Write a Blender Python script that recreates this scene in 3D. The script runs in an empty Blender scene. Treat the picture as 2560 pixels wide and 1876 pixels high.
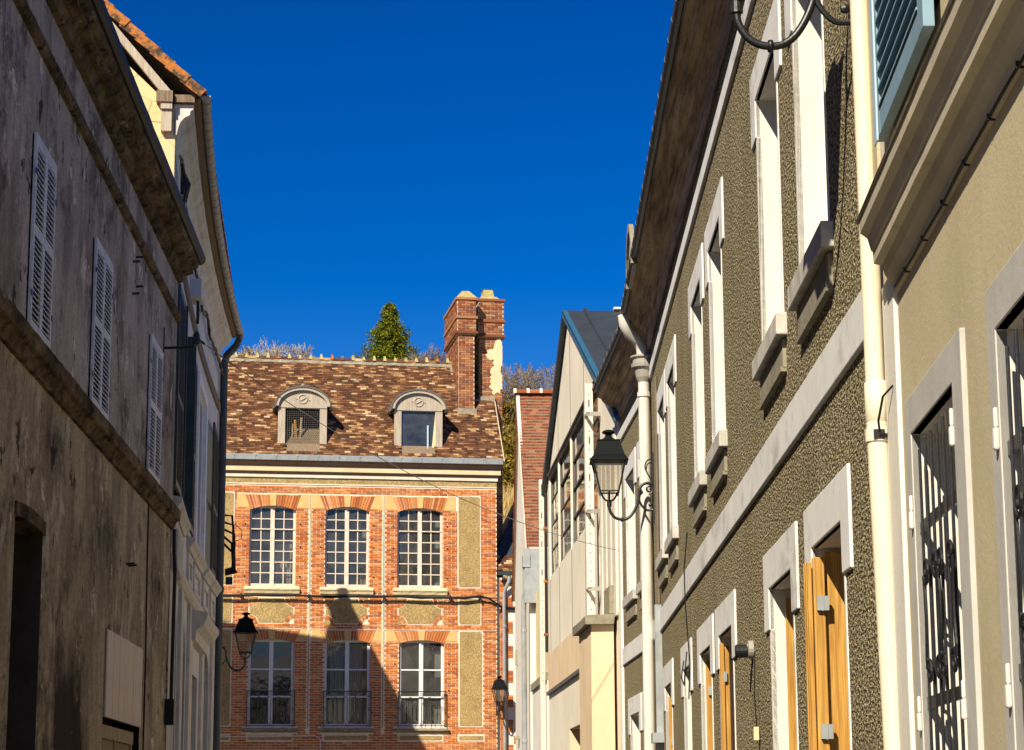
import bpy, bmesh, math, random
from math import sin, cos, pi, radians, sqrt, atan2
from mathutils import Vector, Matrix
random.seed(7)
S = bpy.context.scene
COL = S.collection

# ------------------------------------------------------------------ camera
EYE = 1.65
F_PX = 5500.0
pitch = math.atan((2035 - 938) / F_PX)
roll = 0.005
cd = bpy.data.cameras.new('camera'); cam = bpy.data.objects.new('camera', cd); COL.objects.link(cam)
fwd = Vector((0, cos(pitch), sin(pitch))); rt = Vector((1, 0, 0)); up = rt.cross(fwd)
r2 = rt * cos(roll) - up * sin(roll); u2 = rt * sin(roll) + up * cos(roll)
M = Matrix((r2, u2, -fwd)).transposed().to_4x4(); M.translation = (0, 0, EYE)
cam.matrix_world = M
cd.sensor_fit = 'HORIZONTAL'; cd.sensor_width = 36; cd.lens = 36 * F_PX / 2560
cd.clip_start = 0.1; cd.clip_end = 2000
S.camera = cam

# ------------------------------------------------------------------ world, sun, exposure
SUNV = Vector((1.0, 2.0, -1.85)).normalized()
w = bpy.data.worlds.new('World'); S.world = w; w.use_nodes = True
nt = w.node_tree; nt.nodes.clear()
sky = nt.nodes.new('ShaderNodeTexSky'); sky.sky_type = 'NISHITA'; sky.sun_disc = False
sky.sun_elevation = math.asin(-SUNV.z); sky.sun_rotation = atan2(-SUNV.x, -SUNV.y) % (2 * pi)
sky.altitude = 300; sky.air_density = 1.0; sky.dust_density = 0.0; sky.ozone_density = 4.0
gm = nt.nodes.new('ShaderNodeGamma'); gm.inputs[1].default_value = 1.35
hs = nt.nodes.new('ShaderNodeHueSaturation'); hs.inputs['Saturation'].default_value = 1.3; hs.inputs['Value'].default_value = 0.45; hs.inputs['Hue'].default_value = 0.515
bg = nt.nodes.new('ShaderNodeBackground'); bg.inputs[1].default_value = 0.075
wo = nt.nodes.new('ShaderNodeOutputWorld')
nt.links.new(sky.outputs[0], gm.inputs[0]); nt.links.new(gm.outputs[0], hs.inputs['Color'])
nt.links.new(hs.outputs[0], bg.inputs[0]); nt.links.new(bg.outputs[0], wo.inputs[0])
ld = bpy.data.lights.new('sun', 'SUN'); sun = bpy.data.objects.new('sun', ld); COL.objects.link(sun)
ld.energy = 5.0; ld.angle = radians(0.5); ld.color = (1.0, 0.885, 0.69)
sun.rotation_euler = SUNV.to_track_quat('-Z', 'Y').to_euler(); sun.location = (-20, -40, 40)
vs = S.view_settings; vs.view_transform = 'Standard'; vs.look = 'None'; vs.exposure = 0.62; vs.gamma = 1.0
vs.use_curve_mapping = False

# ------------------------------------------------------------------ material helpers
MAT = {}
class G:
    """tiny node-graph helper"""
    def __init__(s, name):
        s.m = bpy.data.materials.new(name); s.m.use_nodes = True; s.t = s.m.node_tree
        s.n = s.t.nodes; s.n.clear(); s.out = s.n.new('ShaderNodeOutputMaterial')
        s.tc = s.n.new('ShaderNodeTexCoord'); MAT[name] = s.m
    def link(s, a, b): s.t.links.new(a, b)
    def noise(s, scale, detail=6, rough=.6, stretch=(1, 1, 1), off=0, dist=0):
        mp = s.n.new('ShaderNodeMapping'); mp.inputs['Scale'].default_value = stretch
        mp.inputs['Location'].default_value = (off, off * 1.7, off * .6)
        s.link(s.tc.outputs['Object'], mp.inputs[0])
        t = s.n.new('ShaderNodeTexNoise'); t.inputs['Scale'].default_value = scale
        t.inputs['Detail'].default_value = detail; t.inputs['Roughness'].default_value = rough
        t.inputs['Distortion'].default_value = dist
        s.link(mp.outputs[0], t.inputs['Vector']); return t.outputs['Fac']
    def voro(s, scale, stretch=(1, 1, 1), out='Distance', feat='F1'):
        mp = s.n.new('ShaderNodeMapping'); mp.inputs['Scale'].default_value = stretch
        s.link(s.tc.outputs['Object'], mp.inputs[0])
        t = s.n.new('ShaderNodeTexVoronoi'); t.inputs['Scale'].default_value = scale; t.feature = feat
        s.link(mp.outputs[0], t.inputs['Vector']); return t.outputs[out]
    def ramp(s, fac, stops, interp='LINEAR'):
        r = s.n.new('ShaderNodeValToRGB'); cr = r.color_ramp; cr.interpolation = interp
        while len(cr.elements) < len(stops): cr.elements.new(.5)
        for e, (p, c) in zip(cr.elements, stops):
            e.position = p; e.color = (c[0], c[1], c[2], 1) if hasattr(c, '__len__') else (c, c, c, 1)
        s.link(fac, r.inputs[0]); return r.outputs[0]
    def mix(s, fac, a, b, mode='MIX'):
        m = s.n.new('ShaderNodeMix'); m.data_type = 'RGBA'; m.blend_type = mode
        for k, v in ((0, fac), (6, a), (7, b)):
            if hasattr(v, 'is_linked'): s.link(v, m.inputs[k])
            elif k == 0: m.inputs[0].default_value = v
            else: m.inputs[k].default_value = (v[0], v[1], v[2], 1)
        return m.outputs[2]
    def math(s, op, a, b=None):
        m = s.n.new('ShaderNodeMath'); m.operation = op
        for k, v in ((0, a), (1, b)):
            if v is None: continue
            if hasattr(v, 'is_linked'): s.link(v, m.inputs[k])
            else: m.inputs[k].default_value = v
        return m.outputs[0]
    def rnd(s):
        oi = s.n.new('ShaderNodeObjectInfo'); ge = s.n.new('ShaderNodeNewGeometry')
        return s.math('FRACT', s.math('ADD', oi.outputs['Random'], ge.outputs['Random Per Island']))
    def z(s):
        sp = s.n.new('ShaderNodeSeparateXYZ'); s.link(s.tc.outputs['Object'], sp.inputs[0]); return sp.outputs[2]
    def x(s):
        sp = s.n.new('ShaderNodeSeparateXYZ'); s.link(s.tc.outputs['Object'], sp.inputs[0]); return sp.outputs[0]
    def done(s, col, rough=.85, bump=None, bstr=.3, bdist=.01, metal=0, spec=.3):
        p = s.n.new('ShaderNodeBsdfPrincipled')
        if hasattr(col, 'is_linked'): s.link(col, p.inputs['Base Color'])
        else: p.inputs['Base Color'].default_value = (col[0], col[1], col[2], 1)
        if hasattr(rough, 'is_linked'): s.link(rough, p.inputs['Roughness'])
        else: p.inputs['Roughness'].default_value = rough
        p.inputs['Metallic'].default_value = metal; p.inputs['Specular IOR Level'].default_value = spec
        if bump is not None:
            b = s.n.new('ShaderNodeBump'); b.inputs['Strength'].default_value = bstr; b.inputs['Distance'].default_value = bdist
            s.link(bump, b.inputs['Height']); s.link(b.outputs[0], p.inputs['Normal'])
        s.link(p.outputs[0], s.out.inputs[0]); return s.m

def sc(c, k): return tuple(v * k for v in c)
def plain(name, c, var=.25, scale=6, rough=.8, bump=.25, bscale=60, dirt=.35, metal=0, spec=.3, bdist=.004):
    g = G(name)
    n = g.noise(scale, 8, .65)
    col = g.ramp(n, [(.3, sc(c, 1 - var)), (.7, sc(c, 1 + var * .6))])
    if dirt:
        d = g.noise(3, 8, .7, stretch=(2.2, 2.2, .5), off=3)
        col = g.mix(g.ramp(d, [(.52, 0), (.75, dirt)]), col, sc(c, .35))
    return g.done(col, rough, g.noise(bscale, 5, .6), bump, bdist, metal, spec)

# left shaded stucco, upper and lower storeys
def stucco_left(name, c_lo, c_hi, run, dark, flake, soot=False):
    g = G(name)
    big = g.noise(.5, 9, .72, off=1); med = g.noise(1.3, 10, .76, stretch=(.8, 1, .9), off=6)
    col = g.ramp(big, [(.32, c_lo), (.66, c_hi)])
    runs = g.noise(1.5, 10, .76, stretch=(1.0, 1, .32), off=4)
    col = g.mix(g.ramp(runs, [(.45, 0), (.62, .8)]), col, run)
    col = g.mix(g.ramp(med, [(.51, 0), (.61, .75)]), col, dark)
    lt = g.noise(1.7, 10, .8, stretch=(.9, 1, .6), off=13)
    col = g.mix(g.ramp(lt, [(.54, 0), (.62, .7)]), col, flake)
    if soot:   # the big soot stain between the blocked doorway and the boarded window
        mp = g.n.new('ShaderNodeMapping'); mp.inputs['Location'].default_value = (-17.8, 0, -1.5); mp.vector_type = 'POINT'
        g.link(g.tc.outputs['Object'], mp.inputs[0])
        sp = g.n.new('ShaderNodeSeparateXYZ'); g.link(mp.outputs[0], sp.inputs[0])
        rx = g.math('MULTIPLY', sp.outputs[0], .62); rz = g.math('MULTIPLY', sp.outputs[2], .5)
        rr = g.math('SQRT', g.math('ADD', g.math('MULTIPLY', rx, rx), g.math('MULTIPLY', rz, rz)))
        rr = g.math('ADD', rr, g.math('MULTIPLY', g.noise(1.4, 10, .78, stretch=(1.1, 1, .6), off=11), 1.1))
        col = g.mix(g.ramp(g.math('MULTIPLY', rr, .5), [(.56, .93), (.7, 0)]), col, (.03, .024, .019))
    fl = g.noise(4.5, 6, .66, stretch=(.7, 1, .6), off=21)
    col = g.mix(g.ramp(fl, [(.63, 0), (.645, .85)]), col, sc(dark, .4))
    fl2 = g.noise(3.8, 7, .7, stretch=(.7, 1, .65), off=33)
    col = g.mix(g.ramp(fl2, [(.62, 0), (.64, .8)]), col, sc(flake, 1.15))
    grain = g.noise(40, 4, .7, stretch=(.4, 1, 1))
    col = g.mix(g.ramp(grain, [(.35, .3), (.6, 0)]), col, sc(dark, .7))
    h = g.mix(.5, g.mix(.5, fl, med), g.noise(16, 8, .78, stretch=(.5, 1, 1)))
    return g.done(col, .96, h, .8, .04, spec=.1)
stucco_left('stucco_l_up', (.42, .38, .34), (.72, .665, .61), (.22, .192, .168), (.07, .058, .05), (.88, .83, .77))
stucco_left('stucco_l_low', (.42, .34, .23), (.74, .62, .43), (.22, .175, .125), (.07, .056, .043), (.86, .75, .6), True)
plain('recess_dark', (.075, .065, .056), .5, 1.8, .95, .5, 20, .6)  # dirty plaster with the doorway recess's darkness painted in
def crumbly():
    g = G('old_stone')
    a = g.noise(2.2, 10, .78, stretch=(.8, 2, 2), off=3); b = g.noise(5, 8, .75, off=8); d = g.noise(1.3, 9, .75, stretch=(1, 3, 3), off=14)
    col = g.ramp(a, [(.36, (.04, .028, .016)), (.48, (.15, .105, .06)), (.6, (.26, .19, .11)), (.72, (.46, .37, .25))])
    col = g.mix(g.ramp(b, [(.52, 0), (.62, .85)]), col, (.022, .017, .012))
    col = g.mix(g.ramp(d, [(.6, 0), (.66, .7)]), col, (.55, .47, .36))
    g.done(col, .96, g.mix(.5, a, g.noise(18, 8, .75)), 1.0, .05, spec=.08)
crumbly()
plain('shutter_white', (.76, .8, .85), .15, 9, .6, .2, 40, .3)
plain('plaster_grey', (.6, .62, .65), .14, 1.5, .9, .2, 50, .35)
plain('plaster_moulding', (.6, .57, .53), .2, 3, .9, .35, 30, .6)
plain('brown_band', (.2, .155, .12), .2, 4, .9, .2, 40, .3)
plain('green_paint', (.04, .068, .064), .3, 7, .5, .2, 40, .3)
plain('pale_door', (.13, .16, .18), .15, 3, .7, .1, 40, .2)
plain('dark_void', (.012, .011, .01), .2, 3, .95, .1, 30, 0)
def cream():
    g = G('cream_render')
    a = g.noise(1.6, 9, .7, off=5)
    col = g.ramp(a, [(.3, (.5, .4, .2)), (.5, (.72, .58, .3)), (.7, (.62, .53, .36))])
    c = g.voro(2.2, (1, 1, 1.2), 'Distance', 'DISTANCE_TO_EDGE')
    col = g.mix(g.ramp(c, [(0, .8), (.012, 0)]), col, (.12, .09, .06))
    col = g.mix(g.ramp(g.noise(30, 4), [(.6, 0), (.75, .4)]), col, (.3, .24, .15))
    g.done(col, .95, g.noise(25, 6, .7), .5, .01)
cream()
def tiles_mat(name, stops, moss=.3, mosscol=(.03, .026, .02)):
    g = G(name)
    col = g.ramp(g.rnd(), stops, 'CONSTANT')
    n = g.noise(14, 6, .7); col = g.mix(g.ramp(n, [(.35, .22), (.7, 0)]), col, (.06, .035, .022))
    m = g.noise(3, 8, .7, off=7); col = g.mix(g.ramp(m, [(.52, 0), (.66, moss)]), col, mosscol)
    return g.done(col, .9, g.noise(60, 5), .35, .004, spec=.2)
tiles_mat('tile_multi', [(0, (.105, .042, .02)), (.17, (.155, .062, .028)), (.36, (.075, .034, .02)), (.5, (.2, .09, .042)), (.6, (.125, .06, .034)), (.7, (.26, .135, .062)), (.78, (.34, .19, .085)), (.86, (.45, .29, .14)), (.93, (.23, .11, .052)), (.975, (.56, .42, .25))], .45)
tiles_mat('tile_red', [(0, (.2, .05, .021)), (.25, (.24, .064, .025)), (.5, (.165, .04, .019)), (.7, (.265, .078, .031)), (.86, (.36, .135, .065)), (.94, (.22, .07, .038))], .12)
def tile_old():
    g = G('tile_orange')
    n = g.noise(9, 7, .7); col = g.ramp(n, [(.4, (.5, .17, .03)), (.5, (.3, .13, .045)), (.54, (.09, .055, .03)), (.8, (.06, .042, .03))])
    g.done(col, .9, n, .5, .01)
tile_old()
tiles_mat('brick', [(0, (.54, .175, .05)), (.2, (.62, .22, .062)), (.4, (.48, .145, .043)), (.55, (.68, .275, .085)), (.72, (.57, .2, .065)), (.86, (.42, .12, .045)), (.93, (.7, .35, .14))], .16, (.62, .4, .18))
tiles_mat('brick_chimney', [(0, (.3, .1, .045)), (.2, (.38, .15, .065)), (.4, (.22, .075, .04)), (.6, (.44, .19, .085)), (.8, (.3, .115, .055)), (.92, (.5, .27, .13))], .3, (.16, .1, .06))
plain('mortar', (.86, .75, .57), .2, 8, .95, .4, 50, .3)
plain('mortar_chimney', (.62, .5, .34), .25, 8, .95, .4, 50, .3)
def ochre():
    g = G('ochre_stucco')
    n = g.noise(36, 4, .7, stretch=(1, 1, .7)); a = g.noise(2, 8, .7, off=3)
    col = g.ramp(n, [(.3, (.2, .14, .055)), (.5, (.4, .285, .12)), (.68, (.62, .46, .22))])
    col = g.mix(g.ramp(a, [(.45, 0), (.75, .5)]), col, (.12, .09, .045))
    g.done(col, .95, n, .8, .012)
ochre()
plain('white_border', (.78, .7, .58), .15, 6, .9, .3, 40, .25)
plain('yellow_plaster', (.68, .46, .19), .15, 5, .9, .3, 40, .25)
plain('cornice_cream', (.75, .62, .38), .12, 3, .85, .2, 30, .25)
plain('cornice_shade', (.3, .2, .14), .2, 4, .9, .2, 30, .2)  # brown that puts the shade of the cornice hollows into the colour
plain('zinc', (.4, .43, .44), .2, 5, .45, .1, 30, .3, .3, .4)
plain('zinc_dark', (.06, .075, .085), .25, 5, .5, .1, 30, .3, .3, .5)
plain('zinc_old', (.36, .34, .3), .25, 5, .6, .3, 30, .5, .1, .5)
def wood_mat(name, c1, c2, rough=.6, scale=14):
    g = G(name)
    n = g.noise(scale, 6, .6, stretch=(3, 3, .16), dist=.6); f = g.noise(60, 5, .7, stretch=(3, 3, .05), off=2)
    col = g.mix(g.ramp(f, [(.42, 0), (.62, .5)]), g.ramp(n, [(.3, c1), (.5, sc([(p + q) / 2 for p, q in zip(c1, c2)], 1)), (.7, c2)]), sc(c1, .6))
    g.done(col, rough, f, .25, .003)
wood_mat('oak', (.36, .165, .026), (.68, .4, .1), .5)
wood_mat('grey_wood', (.36, .3, .23), (.62, .54, .43), .85)
wood_mat('soffit_wood', (.13, .09, .055), (.34, .26, .17), .8)
def eave_wood():
    g = G('eave_wood')
    n = g.noise(1.4, 9, .75, stretch=(.6, 6, 6), off=2); f = g.noise(3, 9, .78, stretch=(.35, 9, 9), off=5)
    col = g.ramp(n, [(.34, (.16, .11, .065)), (.5, (.44, .33, .2)), (.66, (.64, .51, .35))])
    col = g.mix(g.ramp(f, [(.5, 0), (.62, .8)]), col, (.05, .036, .022))
    g.done(col, .9, f, .5, .01)
eave_wood()
wood_mat('pale_wood', (.36, .27, .15), (.55, .44, .27), .8)
plain('window_wood', (.74, .64, .54), .2, 10, .8, .3, 30, .35)
plain('window_paint', (.7, .73, .76), .1, 8, .5, .1, 30, .15)
plain('white_paint', (.7, .67, .61), .07, 3, .8, .25, 40, .2)
def surround():
    g = G('surround_white')
    n = g.noise(1.4, 9, .75, off=2, stretch=(.8, 1, .8)); f = g.noise(5, 9, .78, off=5, stretch=(.5, 1, .8))
    col = g.ramp(g.noise(4, 6), [(.3, (.68, .68, .67)), (.7, (.8, .8, .79))])
    col = g.mix(g.ramp(g.mix(.5, n, f), [(.52, 0), (.6, .6)]), col, (.36, .35, .33))
    col = g.mix(g.ramp(g.noise(22, 6, .7, off=9), [(.68, 0), (.73, .6)]), col, (.4, .34, .26))
    g.done(col, .85, g.noise(22, 6, .6), .12, .003)
surround()
def roughcast():
    g = G('roughcast')
    n = g.noise(72, 2.5, .6, stretch=(.42, 1, 1)); a = g.noise(1.2, 8, .7, off=4)
    s = g.noise(1.6, 8, .72, stretch=(1, 1, .3), off=8)
    col = g.ramp(n, [(.39, (.032, .026, .013)), (.5, (.21, .172, .095)), (.6, (.62, .535, .34))])
    col = g.mix(g.ramp(a, [(.4, .0), (.75, .35)]), col, (.1, .075, .035))
    col = g.mix(g.ramp(s, [(.56, 0), (.75, .55)]), col, (.05, .04, .022))
    g.done(col, .95, n, 1.0, .022, spec=.15)
roughcast()
def beige(name, c, warm):
    g = G(name)
    a = g.noise(.9, 9, .7, off=3); s = g.noise(1.8, 9, .75, stretch=(1.1, 1, .3), off=7)
    col = g.ramp(a, [(.3, sc(c, .88)), (.7, sc(c, 1.08))])
    col = g.mix(g.ramp(s, [(.5, 0), (.75, .45)]), col, warm)
    sp = g.noise(11, 6, .72, stretch=(.8, 1, .45), off=2)
    col = g.mix(g.ramp(sp, [(.7, 0), (.74, .5)]), col, sc(c, 1.35))
    g.done(col, .93, g.mix(.5, g.noise(45, 6, .7), g.noise(5, 6, .6, stretch=(2, 2, .6))), .5, .01, spec=.15)
beige('stucco_beige', (.55, .48, .32), (.36, .305, .195))
beige('panel_beige', (.8, .735, .61), (.62, .545, .43))
beige('pier_cream', (.75, .585, .4), (.52, .385, .24))
beige('lime_white', (.76, .73, .66), (.55, .5, .42))
plain('cornice_stone', (.56, .5, .38), .15, 3, .9, .25, 40, .35)
plain('sill_stone', (.55, .53, .48), .3, 9, .9, .5, 30, .6)
plain('surround_grey', (.5, .49, .46), .12, 4, .9, .3, 40, .3)
plain('pipe_cream', (.76, .68, .52), .06, 3, .5, .08, 30, .15, 0, .5)
plain('pipe_white', (.68, .66, .6), .1, 4, .6, .15, 30, .4)
plain('iron_black', (.012, .013, .016), .3, 20, .4, .35, 60, .1, 0, .6)
plain('lamp_roof', (.006, .0085, .009), .2, 8, .65, .15, 60, .1, 0, .1)
plain('blue_shutter', (.22, .35, .45), .12, 5, .5, .15, 40, .2)
plain('blue_shutter_pale', (.45, .6, .7), .1, 5, .5, .15, 40, .2)
plain('steel_white', (.74, .68, .58), .08, 4, .6, .15, 30, .45)
plain('slate_roof', (.04, .05, .062), .25, 3, .55, .2, 20, .1, 0, .3)
plain('blue_trim', (.03, .12, .22), .15, 4, .5, .1, 20, .1)
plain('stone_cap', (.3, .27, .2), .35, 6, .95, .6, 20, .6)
plain('lichen_mortar', (.42, .36, .16), .35, 8, .95, .6, 30, .3)
plain('cable_black', (.014, .014, .015), .1, 8, .6, .1, 30, 0)
plain('asphalt', (.09, .088, .085), .3, 20, .9, .4, 80, .2)
plain('paving', (.36, .33, .28), .2, 4, .9, .3, 40, .3)
plain('board_pink', (.86, .73, .62), .06, 5, .8, .2, 40, .15)
plain('amber', (.75, .3, .02), .05, 4, .4, .05, 30, 0)
plain('lead_dark', (.13, .12, .11), .3, 4, .7, .3, 20, .2)
def glass(name, tint, refl, dust=.1, gcol=.75):
    g = G(name)
    tr = g.n.new('ShaderNodeBsdfTransparent'); tr.inputs[0].default_value = (*tint, 1)
    df = g.n.new('ShaderNodeBsdfDiffuse'); df.inputs[0].default_value = (.42, .43, .42, 1)
    m0 = g.n.new('ShaderNodeMixShader'); g.link(g.ramp(g.noise(3, 6, .7), [(.3, dust * .4), (.75, dust * 1.6)]), m0.inputs[0])
    g.link(tr.outputs[0], m0.inputs[1]); g.link(df.outputs[0], m0.inputs[2])
    gl = g.n.new('ShaderNodeBsdfGlossy'); gl.inputs['Roughness'].default_value = .04; gl.inputs[0].default_value = (gcol, gcol, gcol * .95, 1)
    b = g.n.new('ShaderNodeBump'); b.inputs['Strength'].default_value = .08; b.inputs['Distance'].default_value = .05
    g.link(g.noise(2.5, 2), b.inputs['Height']); g.link(b.outputs[0], gl.inputs['Normal'])
    fr = g.n.new('ShaderNodeFresnel'); fr.inputs[0].default_value = 1.5
    f = g.math('MINIMUM', g.math('ADD', fr.outputs[0], refl), 1.0)
    mx = g.n.new('ShaderNodeMixShader'); g.link(f, mx.inputs[0]); g.link(m0.outputs[0], mx.inputs[1]); g.link(gl.outputs[0], mx.inputs[2])
    g.link(mx.outputs[0], g.out.inputs[0])
glass('glass', (.5, .54, .56), .03, .11)
glass('glass_lamp', (.85, .82, .76), .0, .16)
glass('glass_shed', (.4, .36, .3), .1, .12)
def leafmat(name, stops):
    g = G(name); col = g.ramp(g.rnd(), stops)
    p = g.n.new('ShaderNodeBsdfDiffuse'); g.link(col, p.inputs[0])
    t = g.n.new('ShaderNodeBsdfTranslucent'); g.link(col, t.inputs[0])
    mx = g.n.new('ShaderNodeMixShader'); mx.inputs[0].default_value = .25
    g.link(p.outputs[0], mx.inputs[1]); g.link(t.outputs[0], mx.inputs[2]); g.link(mx.outputs[0], g.out.inputs[0])
leafmat('conifer_leaf', [(0, (.045, .07, .008)), (.5, (.14, .165, .016)), (1, (.27, .27, .03))])
leafmat('bush_leaf', [(0, (.07, .075, .012)), (.45, (.24, .19, .03)), (.8, (.42, .28, .045)), (1, (.14, .09, .03))])
leafmat('grass_leaf', [(0, (.3, .21, .07)), (.5, (.55, .4, .14)), (1, (.7, .53, .22))])
plain('bark', (.22, .18, .14), .3, 6, .95, .4, 30, .2)
plain('bark_pale', (.36, .33, .29), .3, 6, .95, .4, 30, .2)
plain('hill_earth', (.34, .26, .11), .35, 1.2, .95, .5, 10, .3)

# ------------------------------------------------------------------ mesh helpers
class MB:
    def __init__(s): s.v = []; s.f = []
    def add(s, vs, fs):
        b = len(s.v); s.v += [tuple(p) for p in vs]; s.f += [tuple(b + i for i in f) for f in fs]; return s
    def box(s, x0, x1, y0, y1, z0, z1):
        return s.add([(x0, y0, z0), (x1, y0, z0), (x1, y1, z0), (x0, y1, z0), (x0, y0, z1), (x1, y0, z1), (x1, y1, z1), (x0, y1, z1)],
                     [(0, 3, 2, 1), (4, 5, 6, 7), (0, 1, 5, 4), (1, 2, 6, 5), (2, 3, 7, 6), (3, 0, 4, 7)])
    def prism(s, poly, a0, a1, axis='y'):
        n = len(poly)
        def P(p, a): return {'y': (p[0], a, p[1]), 'x': (a, p[0], p[1]), 'z': (p[0], p[1], a)}[axis]
        return s.add([P(p, a0) for p in poly] + [P(p, a1) for p in poly],
                     [tuple(range(n))[::-1], tuple(range(n, 2 * n))] + [(i, (i + 1) % n, n + (i + 1) % n, n + i) for i in range(n)])
    def run(s, prof, x0, x1, n=1, jit=0, rng=random, closed=True, fn=None):
        """profile (y,z) swept along x in n steps with optional crumbly jitter"""
        m = len(prof); vs = []
        for i in range(n + 1):
            x = x0 + (x1 - x0) * i / n
            for (y, z) in prof:
                vs.append((x, y + rng.uniform(-jit, jit), z + rng.uniform(-jit, jit)))
        fs = [(i * m + j, i * m + (j + 1) % m, (i + 1) * m + (j + 1) % m, (i + 1) * m + j) for i in range(n) for j in range(m if closed else m - 1)]
        if closed: fs += [tuple(range(m))[::-1], tuple(n * m + j for j in range(m))]
        return s.add(vs, fs)
    def tube(s, pts, r, n=8, cap=True):
        pts = [Vector(p) for p in pts]; k = len(pts)
        rs = list(r) if hasattr(r, '__len__') else [r] * k
        if cap and n >= 8:
            e0 = (pts[1] - pts[0]); e1 = (pts[-2] - pts[-1]); q0 = min(.3, rs[0] * .25 / max(e0.length, 1e-6)); q1 = min(.3, rs[-1] * .25 / max(e1.length, 1e-6))
            pts = [pts[0], pts[0] + e0 * q0] + pts[1:-1] + [pts[-1] + e1 * q1, pts[-1]]; rs = [rs[0], rs[0]] + rs[1:-1] + [rs[-1], rs[-1]]; k = len(pts)
        vs = []; prev = None
        for i, p in enumerate(pts):
            t = (pts[min(i + 1, k - 1)] - pts[max(i - 1, 0)]).normalized()
            if prev is None:
                a = Vector((0, 0, 1)) if abs(t.z) < .9 else Vector((1, 0, 0)); u = t.cross(a).normalized()
            else:
                u = (prev - t * prev.dot(t)).normalized()
            prev = u; v = t.cross(u)
            for j in range(n):
                a = 2 * pi * j / n; vs.append(p + (u * cos(a) + v * sin(a)) * rs[i])
        fs = [(i * n + j, i * n + (j + 1) % n, (i + 1) * n + (j + 1) % n, (i + 1) * n + j) for i in range(k - 1) for j in range(n)]
        if cap: fs += [tuple(range(n))[::-1], tuple((k - 1) * n + j for j in range(n))]
        return s.add(vs, fs)
    def lathe(s, prof, cx, cy, n=16):
        vs = []; m = len(prof)
        for (r, z) in prof:
            for j in range(n):
                a = 2 * pi * j / n; vs.append((cx + r * cos(a), cy + r * sin(a), z))
        fs = [(i * n + j, i * n + (j + 1) % n, (i + 1) * n + (j + 1) % n, (i + 1) * n + j) for i in range(m - 1) for j in range(n)]
        fs += [tuple(range(n))[::-1], tuple((m - 1) * n + j for j in range(n))]
        return s.add(vs, fs)
    def frustum(s, cx, cy, z0, a0, b0, z1, a1, b1):
        return s.add([(cx - a0, cy - b0, z0), (cx + a0, cy - b0, z0), (cx + a0, cy + b0, z0), (cx - a0, cy + b0, z0),
                      (cx - a1, cy - b1, z1), (cx + a1, cy - b1, z1), (cx + a1, cy + b1, z1), (cx - a1, cy + b1, z1)],
                     [(0, 3, 2, 1), (4, 5, 6, 7), (0, 1, 5, 4), (1, 2, 6, 5), (2, 3, 7, 6), (3, 0, 4, 7)])
    def quad(s, *p): return s.add(p, [tuple(range(len(p)))])
    def grid_wall(s, x0, x1, z0, z1, holes, y=0):
        xs = sorted({x0, x1} | {min(max(v, x0), x1) for h in holes for v in h[:2]})
        zs = sorted({z0, z1} | {min(max(v, z0), z1) for h in holes for v in h[2:4]})
        for i in range(len(xs) - 1):
            for j in range(len(zs) - 1):
                mx, mz = (xs[i] + xs[i + 1]) / 2, (zs[j] + zs[j + 1]) / 2
                if any(h[0] < mx < h[1] and h[2] < mz < h[3] for h in holes): continue
                s.quad((xs[i], y, zs[j]), (xs[i + 1], y, zs[j]), (xs[i + 1], y, zs[j + 1]), (xs[i], y, zs[j + 1]))
        return s
    def reveal(s, x0, x1, z0, z1, ya, yb):
        s.quad((x0, ya, z0), (x0, yb, z0), (x0, yb, z1), (x0, ya, z1)); s.quad((x1, ya, z0), (x1, ya, z1), (x1, yb, z1), (x1, yb, z0))
        s.quad((x0, ya, z1), (x0, yb, z1), (x1, yb, z1), (x1, ya, z1)); s.quad((x0, ya, z0), (x1, ya, z0), (x1, yb, z0), (x0, yb, z0)); return s
    def map(s, fn): s.v = [fn(*p) for p in s.v]; return s
    def mesh(s, name, mat, smooth=False):
        me = bpy.data.meshes.new(name); me.from_pydata(s.v, [], s.f)
        bm = bmesh.new(); bm.from_mesh(me); bmesh.ops.recalc_face_normals(bm, faces=bm.faces[:]); bm.to_mesh(me); bm.free()
        if smooth:
            for p in me.polygons: p.use_smooth = len(p.vertices) <= 4
        me.materials.append(MAT[mat]); return me
    def build(s, name, mat, parent=None, smooth=False, bev=0, label=None, kind=None):
        return place(name, s.mesh(name, mat, smooth), parent, bev=bev, label=label, kind=kind)

def place(name, me, parent=None, loc=None, rot=None, scale=None, bev=0, label=None, kind=None):
    o = bpy.data.objects.new(name, me); COL.objects.link(o); o.parent = parent
    if loc: o.location = loc
    if rot: o.rotation_euler = rot
    if scale: o.scale = scale
    if bev:
        m = o.modifiers.new('bevel', 'BEVEL'); m.width = bev; m.segments = 2; m.limit_method = 'ANGLE'
    if label: o['label'] = label
    if kind: o['kind'] = kind
    return o
def tag(o, label, cat, group=None):
    o['label'] = label; o['category'] = cat
    if group: o['group'] = group
    return o
def root(name, wall, label, cat, group=None, at=None):
    """Empty standing at a wall's frame: local x to the right as seen from the street, y into the building"""
    o = bpy.data.objects.new(name, None); COL.objects.link(o); o.empty_display_size = .3
    ox, oy, th = wall; o.rotation_euler = (0, 0, radians(th))
    if at:
        t = radians(th); ox, oy = ox + cos(t) * at[0] - sin(t) * at[1], oy + sin(t) * at[0] + cos(t) * at[1]
        o.location = (ox, oy, at[2] if len(at) > 2 else 0)
    else: o.location = (ox, oy, 0)
    return tag(o, label, cat, group)
def structure(o): o['kind'] = 'structure'; return o
def wpt(wall, x, y, z):
    ox, oy, th = wall; t = radians(th); return Vector((ox + cos(t) * x - sin(t) * y, oy + sin(t) * x + cos(t) * y, z))
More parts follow.
